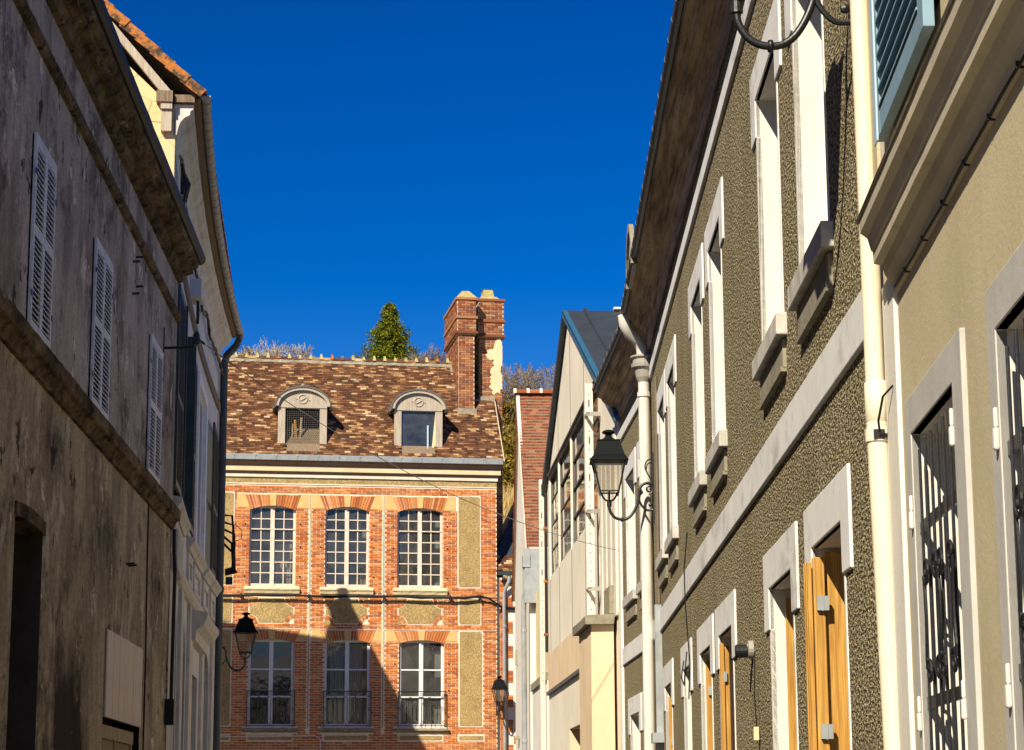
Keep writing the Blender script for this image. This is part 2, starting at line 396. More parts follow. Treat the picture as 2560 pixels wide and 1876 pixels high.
def pieces(plist, name, mat, parent, limit=300, key=None, stuffname=None):
    """plist: list of 8-corner vertex lists (a brick, a tile). The first `limit` become objects, the rest one stuff mesh"""
    if key: plist = sorted(plist, key=key)
    FS = [(0, 3, 2, 1), (4, 5, 6, 7), (0, 1, 5, 4), (1, 2, 6, 5), (2, 3, 7, 6), (3, 0, 4, 7)]
    for c in plist[:limit]:
        cx = Vector((0, 0, 0))
        for p in c: cx += Vector(p)
        cx /= 8
        me = bpy.data.meshes.new(name); me.from_pydata([tuple(Vector(p) - cx) for p in c], [], FS); me.materials.append(MAT[mat])
        place(name, me, parent, loc=cx)
    if len(plist) > limit:
        m = MB()
        for c in plist[limit:]: m.add(c, FS)
        me = bpy.data.meshes.new(stuffname or name + '_field'); me.from_pydata(m.v, [], m.f); me.materials.append(MAT[mat])
        place(stuffname or name + '_field', me, parent, kind='stuff')
def box8(x0, x1, y0, y1, z0, z1):
    return [(x0, y0, z0), (x1, y0, z0), (x1, y1, z0), (x0, y1, z0), (x0, y0, z1), (x1, y0, z1), (x1, y1, z1), (x0, y1, z1)]
def brick_rects(u0, u1, z0, z1, excl=(), course=.066, blen=.222, joint=.015, rng=random):
    out = []; k = 0; z = z0
    while z + course <= z1 + 1e-6:
        zc = z + course / 2; iv = [(u0, u1)]
        for (a, b, c, d) in excl:
            if c < zc < d:
                nv = []
                for (p, q) in iv:
                    if b <= p or a >= q: nv.append((p, q)); continue
                    if a > p: nv.append((p, a))
                    if b < q: nv.append((b, q))
                iv = nv
        off = (k % 2) * blen / 2
        for (p, q) in iv:
            i = math.floor((p - off) / blen)
            while i * blen + off < q:
                a = max(p, i * blen + off); b = min(q, (i + 1) * blen + off)
                if b - a > .05: out.append((a + joint / 2, b - joint / 2, z + joint / 2, z + course - joint / 2))
                i += 1
        z += course; k += 1
    return out

# wall frames (x, y, angle of local x): measured street lines
WL = (-2.85, 0.0, 92.246)
WL2 = (-3.926, 24.677, 95.155)
WC = (-4.08, 59.0, 9.5)
WR = (1.36, 0.0, -90.46)
WR2 = (1.5606, 24.999, -87.448)
WB = (1.3847, 28.945, -86.633)
WW = (0.6035, 42.222, -86.633)
WN = (1.06, 0.0, -92.348)

def roof_tiles(x0, x1, ya, za, yb, zb, tw, ex, th=.014, lift=.02, rng=random, skip=None, wob=0):
    """flat tiles on the slope from eave (ya,za) to ridge (yb,zb), along x"""
    L = sqrt((yb - ya) ** 2 + (zb - za) ** 2); d = ((yb - ya) / L, (zb - za) / L); nrm = (-d[1], d[0])
    n = int(L / ex); out = []
    for i in range(n):
        v0 = i * ex; off = (i % 2) * tw / 2 + rng.uniform(-.012, .012); k = math.floor((x0 - off) / tw)
        while k * tw + off < x1:
            a, b = max(x0, k * tw + off), min(x1, (k + 1) * tw + off); k += 1
            if b - a < .04: continue
            if skip and skip((a + b) / 2, v0): continue
            h = lift + rng.uniform(-.004, .006); v1 = min(v0 + ex * 1.5, L); g = .003; sk = rng.uniform(-.006, .006)
            wv = wob * (sin(a * 1.7 + v0) + sin(a * .6 + v0 * 2.1 + 1))
            c = []
            for (w0, w1) in ((h, .004), (h + th, .004 + th)):
                for (xx, v, ww) in ((a + g, v0 + sk, w0), (b - g, v0 - sk, w0), (b - g, v1, w1), (a + g, v1, w1)):
                    c.append((xx, ya + d[0] * v + nrm[0] * (ww + wv), za + d[1] * v + nrm[1] * (ww + wv)))
            out.append(c)
    return out
def vnoise(x, y):
    return (sin(x * .13 + y * .07) + sin(x * .05 - y * .11 + 2) + .5 * sin(x * .31 + y * .23 + 1)) / 2.5

# ================================================================== ground, street, hill
m = MB().quad((-500, -300, -.012), (500, -300, -.012), (500, 700, -.012), (-500, 700, -.012))
structure(m.build('ground', 'hill_earth'))
m = MB().add([(-2.0, -12, -.004), (.3, -12, -.004), (.7, 12, -.004), (.9, 25, -.004), (-.6, 48, -.004), (-1, 56, -.004), (-4.6, 56, -.004), (-4, 37, -.004), (-2.9, 24, -.004), (-2.05, 0, -.004)], [tuple(range(10))])
structure(m.build('street', 'asphalt'))
def pavement(pts_in, pts_out):
    n = len(pts_in); mb = MB()
    for z in (0.0, .12):
        mb.v += [(x, y, z) for x, y in pts_in] + [(x, y, z) for x, y in pts_out]
    for i in range(n - 1):
        mb.f += [(2 * n + i, 2 * n + i + 1, 3 * n + i + 1, 3 * n + i), (i, i + 1, 2 * n + i + 1, 2 * n + i)]
    return structure(mb.build('pavement', 'paving'))
pavement([(.32, -12), (.72, 12), (.92, 25), (-.58, 48)], [(1.2, -12), (1.42, 12), (1.56, 25), (.2, 48)])
pavement([(-2.02, -12), (-2.07, 0), (-2.92, 24), (-4.02, 37)], [(-2.5, -12), (-2.85, 0), (-3.8, 24), (-5, 37)])
# hillside behind the brick house
def hill_z(x, y):
    d = max(0, y - 67); return -.05 + 24.5 * (1 - math.exp(-d / 22)) + .5 * vnoise(x * 3, y * 3) * min(1, d / 12)
mb = MB(); NX, NY = 60, 60
for j in range(NY + 1):
    for i in range(NX + 1):
        x = -90 + 180 * i / NX; y = 67 + 135 * j / NY
        mb.v.append((x, y, hill_z(x, y)))
for j in range(NY):
    for i in range(NX):
        a = j * (NX + 1) + i; mb.f.append((a, a + 1, a + NX + 2, a + NX + 1))
structure(mb.build('hill', 'hill_earth', smooth=True))

# ================================================================== LEFT: dark stucco house
def shell(rt, x0, x1, depth, z1, mat, name='rear_walls', y0=0):
    mb = MB()
    mb.quad((x0, y0, 0), (x0, depth, 0), (x0, depth, z1), (x0, y0, z1)); mb.quad((x1, y0, 0), (x1, y0, z1), (x1, depth, z1), (x1, depth, 0))
    mb.quad((x0, depth, 0), (x1, depth, 0), (x1, depth, z1), (x0, depth, z1))
    return mb.build(name, mat, rt)
hl = root('stucco_house', WL, 'dark grimy stucco house on the left with three closed white louvred shutters', 'house')
LX0, LX1 = 2.0, 24.42
holes_u = []
holes_d = [(15.19, 16.32, 0, 3.80), (19.66, 22.2, .9, 3.29)]
MB().grid_wall(LX0, LX1, 4.9, 7.7, []).build('upper_wall', 'stucco_l_up', hl)
MB().grid_wall(LX0, LX1, 0, 4.9, holes_d, y=.012).build('lower_wall', 'stucco_l_low', hl)
shell(hl, LX0, LX1, 8, 7.75, 'stucco_l_low')
# roof behind the cornice
mb = MB(); mb.quad((LX0, -.2, 7.9), (LX1 + .05, -.2, 7.9), (LX1 + .05, 4.2, 9.7), (LX0, 4.2, 9.7)); mb.quad((LX0, 8.2, 7.7), (LX1 + .05, 8.2, 7.7), (LX1 + .05, 4.2, 9.7), (LX0, 4.2, 9.7))
mb.quad((LX1, 0, 7.7), (LX1, 8, 7.7), (LX1, 4.2, 9.66)); mb.build('roof', 'tile_orange', hl)
rng = random.Random(3)
cor = hl
MB().run([(.02, 7.60), (-.05, 7.62), (-.075, 7.68), (-.09, 7.70), (.02, 7.70)], LX0, LX1 + .02, 260, .003, rng).build('cornice', 'old_stone', cor, label='crumbling lower bed moulding of the eaves cornice')
MB().run([(.02, 7.70), (-.10, 7.705), (-.17, 7.73), (-.17, 7.77), (-.215, 7.79), (-.235, 7.84), (.02, 7.84)], LX0, LX1 + .05, 260, .004, rng).build('cornice', 'old_stone', cor, label='peeling upper eaves cornice')
MB().run([(.02, 7.845), (-.255, 7.845), (-.29, 7.87), (-.30, 7.93), (-.27, 7.94), (.02, 7.98)], LX0, LX1 + .12, 60, .003, rng).build('gutter', 'cable_black', hl)
MB().run([(.02, 7.135), (-.035, 7.14), (-.055, 7.18), (-.05, 7.225), (.02, 7.265)], LX0, LX1 + .01, 260, .003, rng).build('frieze_moulding', 'old_stone', hl)
MB().run([(.03, 4.775), (-.02, 4.78), (-.035, 4.83), (-.055, 4.865), (-.09, 4.88), (-.10, 4.985), (-.085, 5.005), (.03, 5.03)], LX0, LX1 + .03, 260, .003, rng).build('string_course', 'old_stone', hl)
# shutters
def louvre_leaf(rt, x0, x1, z0, z1, yf, mat, rails=(.5,), sp=.0405, th=.024, slope=.55, fw=.045):
    """a leaf: frame part with slats as its children"""
    f = MB(); y0, y1 = yf - th, yf
    f.box(x0, x0 + fw, y0, y1, z0, z1); f.box(x1 - fw, x1, y0, y1, z0, z1)
    zs = [z0, *[z0 + (z1 - z0) * r for r in rails], z1]; hh = .085
    rl = [(z0, z0 + hh)] + [(z0 + (z1 - z0) * r - .035, z0 + (z1 - z0) * r + .035) for r in rails] + [(z1 - hh, z1)]
    for a, b in rl: f.box(x0 + fw, x1 - fw, y0 + .001, y1 - .001, a, b)
    leaf = f.build('shutter', mat, rt, bev=.003)
    s = MB(); w = x1 - x0 - 2 * fw; tt = .0045
    s.add([(0, -th * .62, -tt), (w, -th * .62, -tt), (w, th * .62, sp * slope - tt), (0, th * .62, sp * slope - tt),
           (0, -th * .62, tt), (w, -th * .62, tt), (w, th * .62, sp * slope + tt), (0, th * .62, sp * slope + tt)],
          [(0, 3, 2, 1), (4, 5, 6, 7), (0, 1, 5, 4), (1, 2, 6, 5), (2, 3, 7, 6), (3, 0, 4, 7)])
    me = s.mesh('slat', mat)
    for i in range(len(rl) - 1):
        z = rl[i][1] + .012
        while z < rl[i + 1][0] - .012:
            place('slat', me, leaf, loc=(x0 + fw, (y0 + y1) / 2, z)); z += sp
    return leaf
for (a, b) in ((15.22, 16.08), (18.16, 19.15), (22.0, 22.98)):
    c = (a + b) / 2; MB().box(a + .01, b - .01, -.004, .0, 5.04, 6.485).build('window_backing', 'dark_void', hl)
    for (p, q) in ((a, c - .006), (c + .006, b)):
        louvre_leaf(hl, p, q, 5.035, 6.49, -.012, 'shutter_white', (.52,))
    for (x, z) in ((a, 5.3), (b, 5.3), (a, 6.2), (b, 6.2)):
        MB().box(x - .03, x + .03, -.042, -.037, z - .02, z + .02).build('hinge', 'iron_black', hl)
# blocked doorway, the dark of its deep recess put into the colour
mb = MB().reveal(15.19, 16.32, 0, 3.80, .012, .42); mb.build('doorway_reveal', 'recess_dark', hl)
MB().box(15.19, 16.32, .40, .44, 0, 3.8).build('blocking', 'recess_dark', hl, label='dirty plaster blocking of the old doorway, coloured dark for its deep recess')
arc = [(15.16, 3.70)] + [(15.16 + 1.19 * t / 10, 3.80 + .025 * sin(pi * t / 10)) for t in range(11)] + [(16.35, 3.70)] + [(16.35 - 1.19 * t / 10, 3.70 + .02 * sin(pi * t / 10)) for t in range(1, 10)]
MB().prism(arc, -.004, .40).build('lintel', 'old_stone', hl)
MB().lathe([(.0, 0), (.24, .003), (.26, .02), (.26, .05), (0, .05)], 0, 0, 24).map(lambda x, y, z: (15.98 + .8 * x, .40 - z, 2.75 + 1.05 * y)).build('round_plate', 'lead_dark', hl)
# boarded window
MB().reveal(19.66, 22.2, .9, 3.29, .012, .3).build('boarded_window_reveal', 'dark_void', hl)
MB().box(19.66, 22.2, .28, .3, .9, 3.29).build('boarded_window_backing', 'dark_void', hl)
bd = MB().box(19.68, 22.17, .0, .02, 2.51, 3.285).build('boarding', 'pale_wood', hl, label='pale ribbed board closing the window')
plank = MB().box(0, .078, -.008, .004, 2.512, 3.283).mesh('plank', 'board_pink')
for i in range(30): place('plank', plank, bd, loc=(19.69 + i * .0826, -.001 + rng.uniform(-.003, .001), 0))
lf = MB().box(19.62, 21.9, .03, .09, 2.33, 2.45).box(20.66, 20.72, .035, .085, .95, 2.33).box(19.66, 19.74, .035, .085, .95, 2.33).box(21.78, 21.86, .035, .085, .95, 2.33).build('shutter_frame', 'pale_wood', hl)
sl = MB().box(0, .045, .05, .075, .96, 2.325).mesh('slat', 'pale_wood')
for i in range(15):
    place('slat', sl, lf, loc=(19.75 + i * .061, 0, 0)); place('slat', sl, lf, loc=(20.73 + i * .069, 0, 0))
# cables, pegs, cracks on the wall
MB().tube([(22.26, -.012, 4.77), (22.29, -.01, 4.2), (22.33, -.01, 3.6), (22.37, -.01, 3.3), (22.38, -.01, 1)], .009, 6).build('cable', 'cable_black', hl)
MB().tube([(24.25, -.05, 4.76), (24.3, -.05, 4.5), (24.36, -.05, 4.42), (24.33, -.06, 4.3), (24.36, -.05, 2.9)], .02, 6).build('cable', 'cable_black', hl)
MB().box(24.28, 24.4, -.09, .0, 2.62, 2.9).build('junction_box', 'cable_black', hl)
for (x, z) in ((20.87, 7.0), (20.65, 6.9), (20.93, 6.72), (20.68, 6.59), (20.9, 4.0), (21.05, 4.0)):
    MB().tube([(x, .02, z), (x, -.07, z + .005)], .012, 6).build('peg', 'iron_black', hl)
# bracket with insulator
br = root('wire_bracket', WL, 'iron wall bracket with green glass insulator holding the overhead wire', 'bracket', at=(23.25, 0, 6.6))
MB().box(-.02, .02, -.012, 0, -.05, .22).build('wall_plate', 'iron_black', br)
MB().tube([(0, 0, 0), (0, -.28, .01), (0, -.32, .02), (0, -.345, .06), (0, -.35, .1)], .015, 8).build('arm', 'iron_black', br)
MB().lathe([(.02, .04), (.045, .05), (.05, .09), (.035, .11), (.04, .14), (.02, .18), (0, .19)], 0, -.35, 12).build('insulator', 'green_paint', br, smooth=True)

# ================================================================== LEFT 2: pale plaster house with tiled gable
h2 = root('plaster_house', WL2, 'pale plaster house behind the dark one with cream gable and orange verge tiles', 'house')
def bend(x, y, z): return (x, y + .1 * max(-.2, 1 - ((x - 6.6) / 6.6) ** 2), z)
XE = 13.2
def B2(mb, name, mat, parent=None, **k): return mb.map(bend).build(name, mat, parent or h2, **k)
def seg(mb, prof, x0, x1, n=12, jit=0): return mb.run(prof, x0, x1, n, jit, rng)
ops = [(2.45, 4.15, 5.5, 7.95), (7.6, 9.1, 5.5, 7.9), (10.3, 10.7, 5.5, 7.95)]
arches = [(2.85, 4.03, 0, 4.3), (4.96, 6.32, 0, 4.28), (7.9, 9.3, 0, 3.7), (10.42, 11.98, 0, 4.24)]
mb = MB()
xs = [i * XE / 24 for i in range(25)]
mb.grid_wall(0, XE, 0, 9.6, ops + arches + [(x, x, 0, 0) for x in xs]); B2(mb, 'street_wall', 'plaster_grey')
# gable wall towards the camera, side and rear walls
gp = [(0, 0), (0, 9.75), (4.6, 14.2), (9.2, 9.75), (9.2, 0)]
MB().add([(0, y, z) for y, z in gp], [tuple(range(5))]).build('gable_wall', 'cream_render', h2)
MB().add([(XE, y, z) for y, z in gp], [tuple(range(5))]).quad((0, 9.2, 0), (XE, 9.2, 0), (XE, 9.2, 9.75), (0, 9.2, 9.75)).build('rear_walls', 'plaster_grey', h2)
# roof: tile courses; verge tiles singly
za, zb = 9.93, 14.45
mb = MB(); mb.quad((-.1, -.30, za - .02), (XE + .1, -.30, za - .02), (XE + .1, 4.6, zb), (-.1, 4.6, zb)); mb.quad((-.1, 9.6, za - .02), (XE + .1, 9.6, za - .02), (XE + .1, 4.6, zb), (-.1, 4.6, zb)); mb.build('roof_deck', 'soffit_wood', h2)
tl = roof_tiles(.12, XE + .1, -.30, za, 4.6, zb, .17, .2, .02, .025, rng)
pieces(tl, 'roof_tile', 'tile_orange', h2, 0, stuffname='roof_tiles')
Ls = sqrt(4.9 ** 2 + (zb - za) ** 2); dy, dz = 4.9 / Ls, (zb - za) / Ls
for i in range(28):
    v0 = i * .245 - .02; v1 = v0 + .30; h0, h1 = .045, .02
    def PT(x, v, hh): return (x, -.30 + dy * v - dz * hh, za + dz * v + dy * hh)
    xa, xb = -.14, .15; j = rng.uniform(-.008, .008)
    vs = [PT(xa + j, v0, h0), PT(xb, v0, h0), PT(xb, v1, h1), PT(xa + j, v1, h1), PT(xa + j, v0, h0 + .02), PT(xb, v0, h0 + .02), PT(xb, v1, h1 + .02), PT(xa + j, v1, h1 + .02)]
    t = MB().add(vs, [(0, 3, 2, 1), (4, 5, 6, 7), (0, 1, 5, 4), (1, 2, 6, 5), (2, 3, 7, 6), (3, 0, 4, 7)])
    # turned-down rim of the verge tile
    vs = [PT(xa - .012 + j, v0, h0 - .09), PT(xa + .012 + j, v0, h0 - .09), PT(xa + .012 + j, v1, h1 - .09), PT(xa - .012 + j, v1, h1 - .09), PT(xa - .012 + j, v0, h0 + .022), PT(xa + .012 + j, v0, h0 + .022), PT(xa + .012 + j, v1, h1 + .022), PT(xa - .012 + j, v1, h1 + .022)]
    t.add(vs, [(0, 3, 2, 1), (4, 5, 6, 7), (0, 1, 5, 4), (1, 2, 6, 5), (2, 3, 7, 6), (3, 0, 4, 7)])
    t.build('verge_tile', 'tile_orange', h2)
# barge rafter and purlin end
MB().prism([(.05, 9.955), (.185, 9.965), (.62, 10.5), (1.05, 11.0), (.98, 11.03), (.735, 10.77)], -.1, -.002, 'x').build('rafter', 'grey_wood', h2)
MB().box(-.13, .0, .03, .22, 9.82, 9.955).build('purlin', 'soffit_wood', h2)
MB().box(-.08, .0, .04, .163, 9.48, 9.74).build('post', 'grey_wood', h2)
MB().box(-.11, .0, .035, .168, 9.741, 9.82).build('corbel', 'grey_wood', h2)
MB().box(-.06, .0, -.22, .01, 9.84, 9.93).build('wall_plate', 'soffit_wood', h2)
# eaves cornice: plaster cavetto + dark soffit + gutter
B2(seg(MB(), [(.02, 9.44), (-.02, 9.46), (-.03, 9.54), (-.055, 9.61), (-.11, 9.67), (-.165, 9.70), (-.17, 9.75), (-.2, 9.77), (-.21, 9.83), (.02, 9.83)], 0, XE - .3, 40, .003), 'cornice', 'plaster_moulding')
B2(seg(MB(), [(.0, 9.835), (-.29, 9.85), (-.29, 9.9), (.0, 9.92)], 0, XE - .2, 12), 'soffit', 'soffit_wood')
gut = [(-.345 + .062 * cos(pi + pi * t / 8), 9.93 + .07 * sin(pi + pi * t / 8)) for t in range(9)]
B2(MB().run(gut + [(-.29, 9.925), (-.4, 9.925)], -.06, XE - .15, 40, 0, rng), 'gutter', 'zinc_old')
for i in range(38):
    x = .1 + i * .345
    B2(MB().run([(-.345 + .065 * cos(pi + pi * t / 8), 9.93 + .073 * sin(pi + pi * t / 8)) for t in range(9)] + [(-.285, 9.93), (-.405, 9.93)], x, x + .015, 1, 0, rng), 'gutter_hook', 'zinc_dark')
B2(seg(MB(), [(.01, 8.5), (-.035, 8.5), (-.035, 8.67), (.01, 8.67)], .2, XE - .1, 16), 'wall_band', 'brown_band')
# corner strip, downpipe
B2(MB().box(XE - .5, XE - .42, -.02, .02, 5.2, 9.4), 'corner_strip', 'plaster_moulding')
# string course with moulding, pilaster bases
B2(seg(MB(), [(.01, 4.58), (-.05, 4.6), (-.09, 4.66), (-.09, 4.74), (-.05, 4.79), (.01, 4.8)], .2, XE - .25, 20), 'string_course', 'plaster_moulding')
B2(MB().box(.6, 2.1, -.13, .0, 4.46, 4.9), 'pier_capital', 'plaster_moulding')
for (a, b) in ((.7, 2.0), (2.2, 2.6), (4.2, 4.8), (6.5, 7.3), (9.7, 10.2), (12.1, 12.6)):
    B2(MB().box(a, b, -.05, .01, 0, 4.57), 'pilaster', 'plaster_moulding')
for (a, b) in ((1.9, 4.6), (5.9, 7.3), (7.4, 9.3), (9.7, 11.3), (11.5, 12.9)):
    B2(seg(MB(), [(.01, 5.3), (-.05, 5.3), (-.08, 5.36), (-.12, 5.4), (-.12, 5.46), (.01, 5.48)], a, b, 6), 'sill', 'plaster_moulding')
    B2(MB().box(a + .15, a + .3, -.035, .01, 4.85, 5.28).box(b - .3, b - .15, -.035, .01, 4.85, 5.28).box(a + .3, b - .3, -.035, .01, 5.16, 5.28).box(a + .3, b - .3, -.035, .01, 4.85, 4.93), 'apron_panel', 'plaster_moulding')
# doors and windows set back
for o in ops: B2(MB().reveal(*o, 0, .25), 'window_reveal', 'plaster_grey')
for o in ops:
    wn = B2(MB().box(o[0], o[0] + .08, .18, .23, o[2], o[3]).box(o[1] - .08, o[1], .18, .23, o[2], o[3]).box(o[0], o[1], .18, .23, o[3] - .08, o[3]).box(o[0], o[1], .18, .23, o[2], o[2] + .1).box((o[0] + o[1]) / 2 - .05, (o[0] + o[1]) / 2 + .05, .18, .23, o[2], o[3]), 'window', 'window_paint')
    for (p, q) in ((o[0] + .08, (o[0] + o[1]) / 2 - .05), ((o[0] + o[1]) / 2 + .05, o[1] - .08)):
        if q - p > .1: B2(MB().box(p, q, .2, .205, o[2] + .1, o[3] - .08), 'pane', 'glass', wn)
for k, o in enumerate(arches):
    B2(MB().reveal(*o, 0, .22), 'door_reveal', 'plaster_moulding')
    B2(MB().box(o[0], o[1], .16, .2, 0, o[3]), 'door', ['pale_door', 'green_paint', 'pale_door', 'green_paint'][k])
    if k != 2:
        c = (o[0] + o[1]) / 2; hw = (o[1] - o[0]) / 2; pl = [(o[0], o[3])] + [(c - hw * cos(pi * t / 12), o[3] - .42 + .42 * sin(pi * t / 12)) for t in range(13)] + [(o[1], o[3])]
        B2(MB().prism(pl, .005, .16), 'arch_head', 'plaster_grey')
B2(MB().box(9.35, 9.55, -.06, .01, 5.4, 7.95).box(7.3, 7.5, -.06, .01, 5.4, 7.95).box(7.3, 9.55, -.06, .01, 7.95, 8.1), 'window_surround', 'shutter_white')
# door hood
B2(seg(MB(), [(.01, 4.1), (-.1, 4.12), (-.12, 4.25), (-.22, 4.33), (-.26, 4.42), (-.27, 4.5), (.01, 4.56)], 6.9, 10.0, 6), 'door_hood', 'plaster_moulding')
# open green louvred leaves
for (a, b, yy) in ((1.15, 2.3, -.05), (4.75, 6.2, -.05), (10.75, 12.3, -.05)):
    louvre_leaf(h2, a, b, 5.5, 7.95, bend(0.5 * (a + b), yy, 0)[1], 'green_paint', (.45,), .055, .035, .5, .07)
f = MB().box(4.18, 4.24, -.16, .02, 5.5, 7.95); B2(f, 'shutter', 'green_paint')
B2(MB().box(2.35, 2.42, -.12, .02, 5.5, 7.95), 'shutter', 'green_paint')
# cable run and boxes beneath the cornice
pts = [(x, -.06 - .015 * sin(x * 3.1), 9.2 + .05 * sin(x * 2.3) + .03 * sin(x * 7)) for x in [i * .3 for i in range(43)]]
B2(MB().tube(pts, .022, 6), 'cable', 'cable_black')
B2(MB().tube([(x, y - .02, z - .07 + .03 * sin(x * 9)) for x, y, z in pts], .014, 5), 'cable', 'cable_black')
B2(MB().box(.75, .9, -.12, -.0, 8.55, 8.95), 'junction_box', 'white_paint')
B2(MB().box(5.2, 5.75, -.16, -.0, 8.75, 9.0), 'junction_box', 'plaster_grey')
B2(MB().tube([(5.5, -.1, 8.75), (5.45, -.11, 8.6), (5.6, -.1, 8.45), (5.55, -.1, 8.75)], .02, 6), 'cable', 'cable_black')
for i in range(5):
    B2(MB().tube([(.5 + .05 * i, -.09, 9.2), (.6 + .03 * i, -.12 - .01 * i, 8.95 + .03 * i), (.75 + .04 * i, -.08, 8.75)], .016, 5), 'cable', 'cable_black')
# downpipe at the far corner
dp = root('downpipe', WL2, 'dark blue-grey downpipe at the far corner of the pale plaster house', 'downpipe', at=(XE - .12, -.07, 0))
MB().tube([(-.25, -.25, 9.9), (-.1, -.25, 9.83), (0, -.2, 9.72), (0, -.04, 9.55), (0, 0, 9.4), (0, 0, 0)], .066, 12).build('pipe', 'zinc_dark', dp, smooth=True)
for z in (3, 5.4, 7.6): MB().lathe([(.067, z), (.076, z), (.076, z + .09), (.067, z + .09)], 0, 0, 12).build('collar', 'zinc_dark', dp)
cb = root('cable_cluster', WL2, 'tangle of black cable ends on the far corner beside the brick house', 'cables', at=(XE + .05, -.2, 0))
rc = random.Random(12)
for i in range(5):
    z = 6.75 - i * .12; MB().tube([(0, .1, z), (.05, -.05 - .02 * (i % 3), z - .04 * i), (.04 + .01 * i, -.1 + .02 * (i % 2), z - .5), (.05, -.07 - .02 * i, z - .9 + .1 * i), (.0, .05, z - .95 + .1 * i)], .022, 6).build('cable', 'cable_black', cb)
MB().tube([(.02, -.1, 6.6), (.05, -.22, 6.5), (.05, -.22, 6.35), (.02, -.1, 6.3)], .007, 5).build('loop', 'cable_black', cb)
MB().box(-.02, .04, -.08, .04, 5.55, 5.68).build('clamp', 'iron_black', cb)

# hidden neighbour further up on the left: its eaves and chimney shade the brick facade
hh = root('corner_house', (-7.2, 44.0, 0), 'tall plastered corner house with hipped roof and chimney, behind the pale plaster house', 'house')
MB().box(-7, 0, 0, 8.3, 0, 12.25).build('walls', 'plaster_grey', hh)
MB().add([(-7.1, -.1, 12.26), (.06, -.1, 12.26), (.06, 8.36, 12.26), (-7.1, 8.36, 12.26), (-5.2, 4.1, 13.2), (-2.2, 4.1, 13.2)], [(0, 1, 5, 4), (1, 2, 5), (2, 3, 4, 5), (3, 0, 4), (0, 3, 2, 1)]).build('roof', 'slate_roof', hh)
ch = MB().frustum(-.82, 7.9, 12.3, .33, .3, 12.75, .28, .28).frustum(-.82, 7.9, 12.752, .24, .24, 13.3, .22, .22).frustum(-.82, 7.9, 13.302, .3, .3, 13.45, .3, .3).frustum(-.82, 7.9, 13.452, .18, .18, 13.62, .15, .15).build('chimney', 'brick_chimney', hh)
MB().lathe([(.12, 13.622), (.16, 13.75), (.11, 13.95), (.12, 14.0)], -.82, 7.9, 14).build('chimney_pot', 'tile_red', ch)

# ================================================================== CENTRE: brick house
hc = root('brick_house', WC, 'orange brick house with steep mottled tile roof closing the street', 'house')
CX0, CX1 = -4.47, 3.69
WU = [(-3.0, -1.77), (-.98, .205), (.975, 2.21)]       # upper openings
WD = [(-2.97, -1.76), (-.96, .26), (1.03, 2.25)]       # lower openings
ZU0, ZUS, ZUC = 7.63, 9.68, 9.80
ZD0, ZDS, ZDC = 3.91, 6.14, 6.23
holes = [(a, b, ZU0, ZUC) for a, b in WU] + [(a, b, ZD0, ZDC) for a, b in WD]
MB().grid_wall(CX0, CX1, 0, 11.0, holes).build('facade_wall', 'mortar', hc)
shell(hc, CX0, CX1, 7, 11.0, 'mortar')
# exclusions for the brickwork
PB = .032
panels = [(2.64, 3.22, 7.68, 10.13), (2.66, 3.23, 6.67, 7.35), (2.67, 3.27, 3.96, 6.46), (-4.1, -3.44, 7.68, 10.13), (-4.1, -3.44, 6.67, 7.35), (-4.1, -3.44, 3.96, 6.46), (2.65, 3.31, 3.585, 3.70), (-4.1, -3.44, 3.585, 3.70)]
low_panels = [(-2.95, -1.8, 3.585, 3.70), (-.95, .2, 3.585, 3.70), (1.05, 2.2, 3.585, 3.70)]
ex = [(a - PB, b + PB, c - PB, d + PB) for a, b, c, d in panels + low_panels]
ex += holes
for (a, b) in WU:
    c = (a + b) / 2; ex += [(c - .97, c + .97, 9.74, 10.13), (a - .1, b + .1, 7.41, 7.63)]
    ex += [(a + .01, b - .01, 6.63, 7.345)]
for (a, b) in WD:
    c = (a + b) / 2; ex += [(c - .97, c + .97, 6.17, 6.485), (a - .12, b + .12, 3.76, 3.92)]
STRIPS = (-1.385, .602)
ex += [(x - .035, x + .035, 3.75, 10.13) for x in STRIPS]
ex += [(CX0, CX1, 6.485, 6.50), (CX0, CX1, 10.13, 10.16)]
rb = random.Random(11)
br_l = []
for (a, b, c, d) in brick_rects(CX0, CX1, 2.42, 10.39, ex, rng=rb):
    j = rb.uniform(-.004, .004); br_l.append(box8(a, b, -.012 + j, .006, c, d))
# soldier arches over the windows
def arch_bricks(a, b, zs, zc, ztop, spread, n=8):
    c = (a + b) / 2; hw = (b - a) / 2; out = []
    def zin(x): return zs + (zc - zs) * (1 - ((x - c) / hw) ** 2)
    for sgn in (-1, 1):
        for i in range(n):
            t0 = .13 + (.87) * i / n; t1 = .13 + .87 * (i + 1) / n; g = .008
            xi0, xi1 = c + sgn * (hw * t0), c + sgn * (hw * t1); xo0, xo1 = c + sgn * (spread * t0), c + sgn * (spread * t1)
            zo = ztop + rb.uniform(-.012, .004)
            p = [(xi0 + sgn * g, zin(xi0)), (xi1 - sgn * g, zin(xi1)), (xo1 - sgn * g, zo), (xo0 + sgn * g, zo)]
            out.append([(p[0][0], -.02, p[0][1]), (p[1][0], -.02, p[1][1]), (p[1][0], .09, p[1][1]), (p[0][0], .09, p[0][1]),
                        (p[3][0], -.02, p[3][1]), (p[2][0], -.02, p[2][1]), (p[2][0], .09, p[2][1]), (p[3][0], .09, p[3][1])])
    return out
vous = []
for (a, b) in WU: vous += arch_bricks(a, b, ZUS, ZUC, 10.1, .75)
for (a, b) in WD: vous += arch_bricks(a, b, ZDS, ZDC, 6.47, .76)
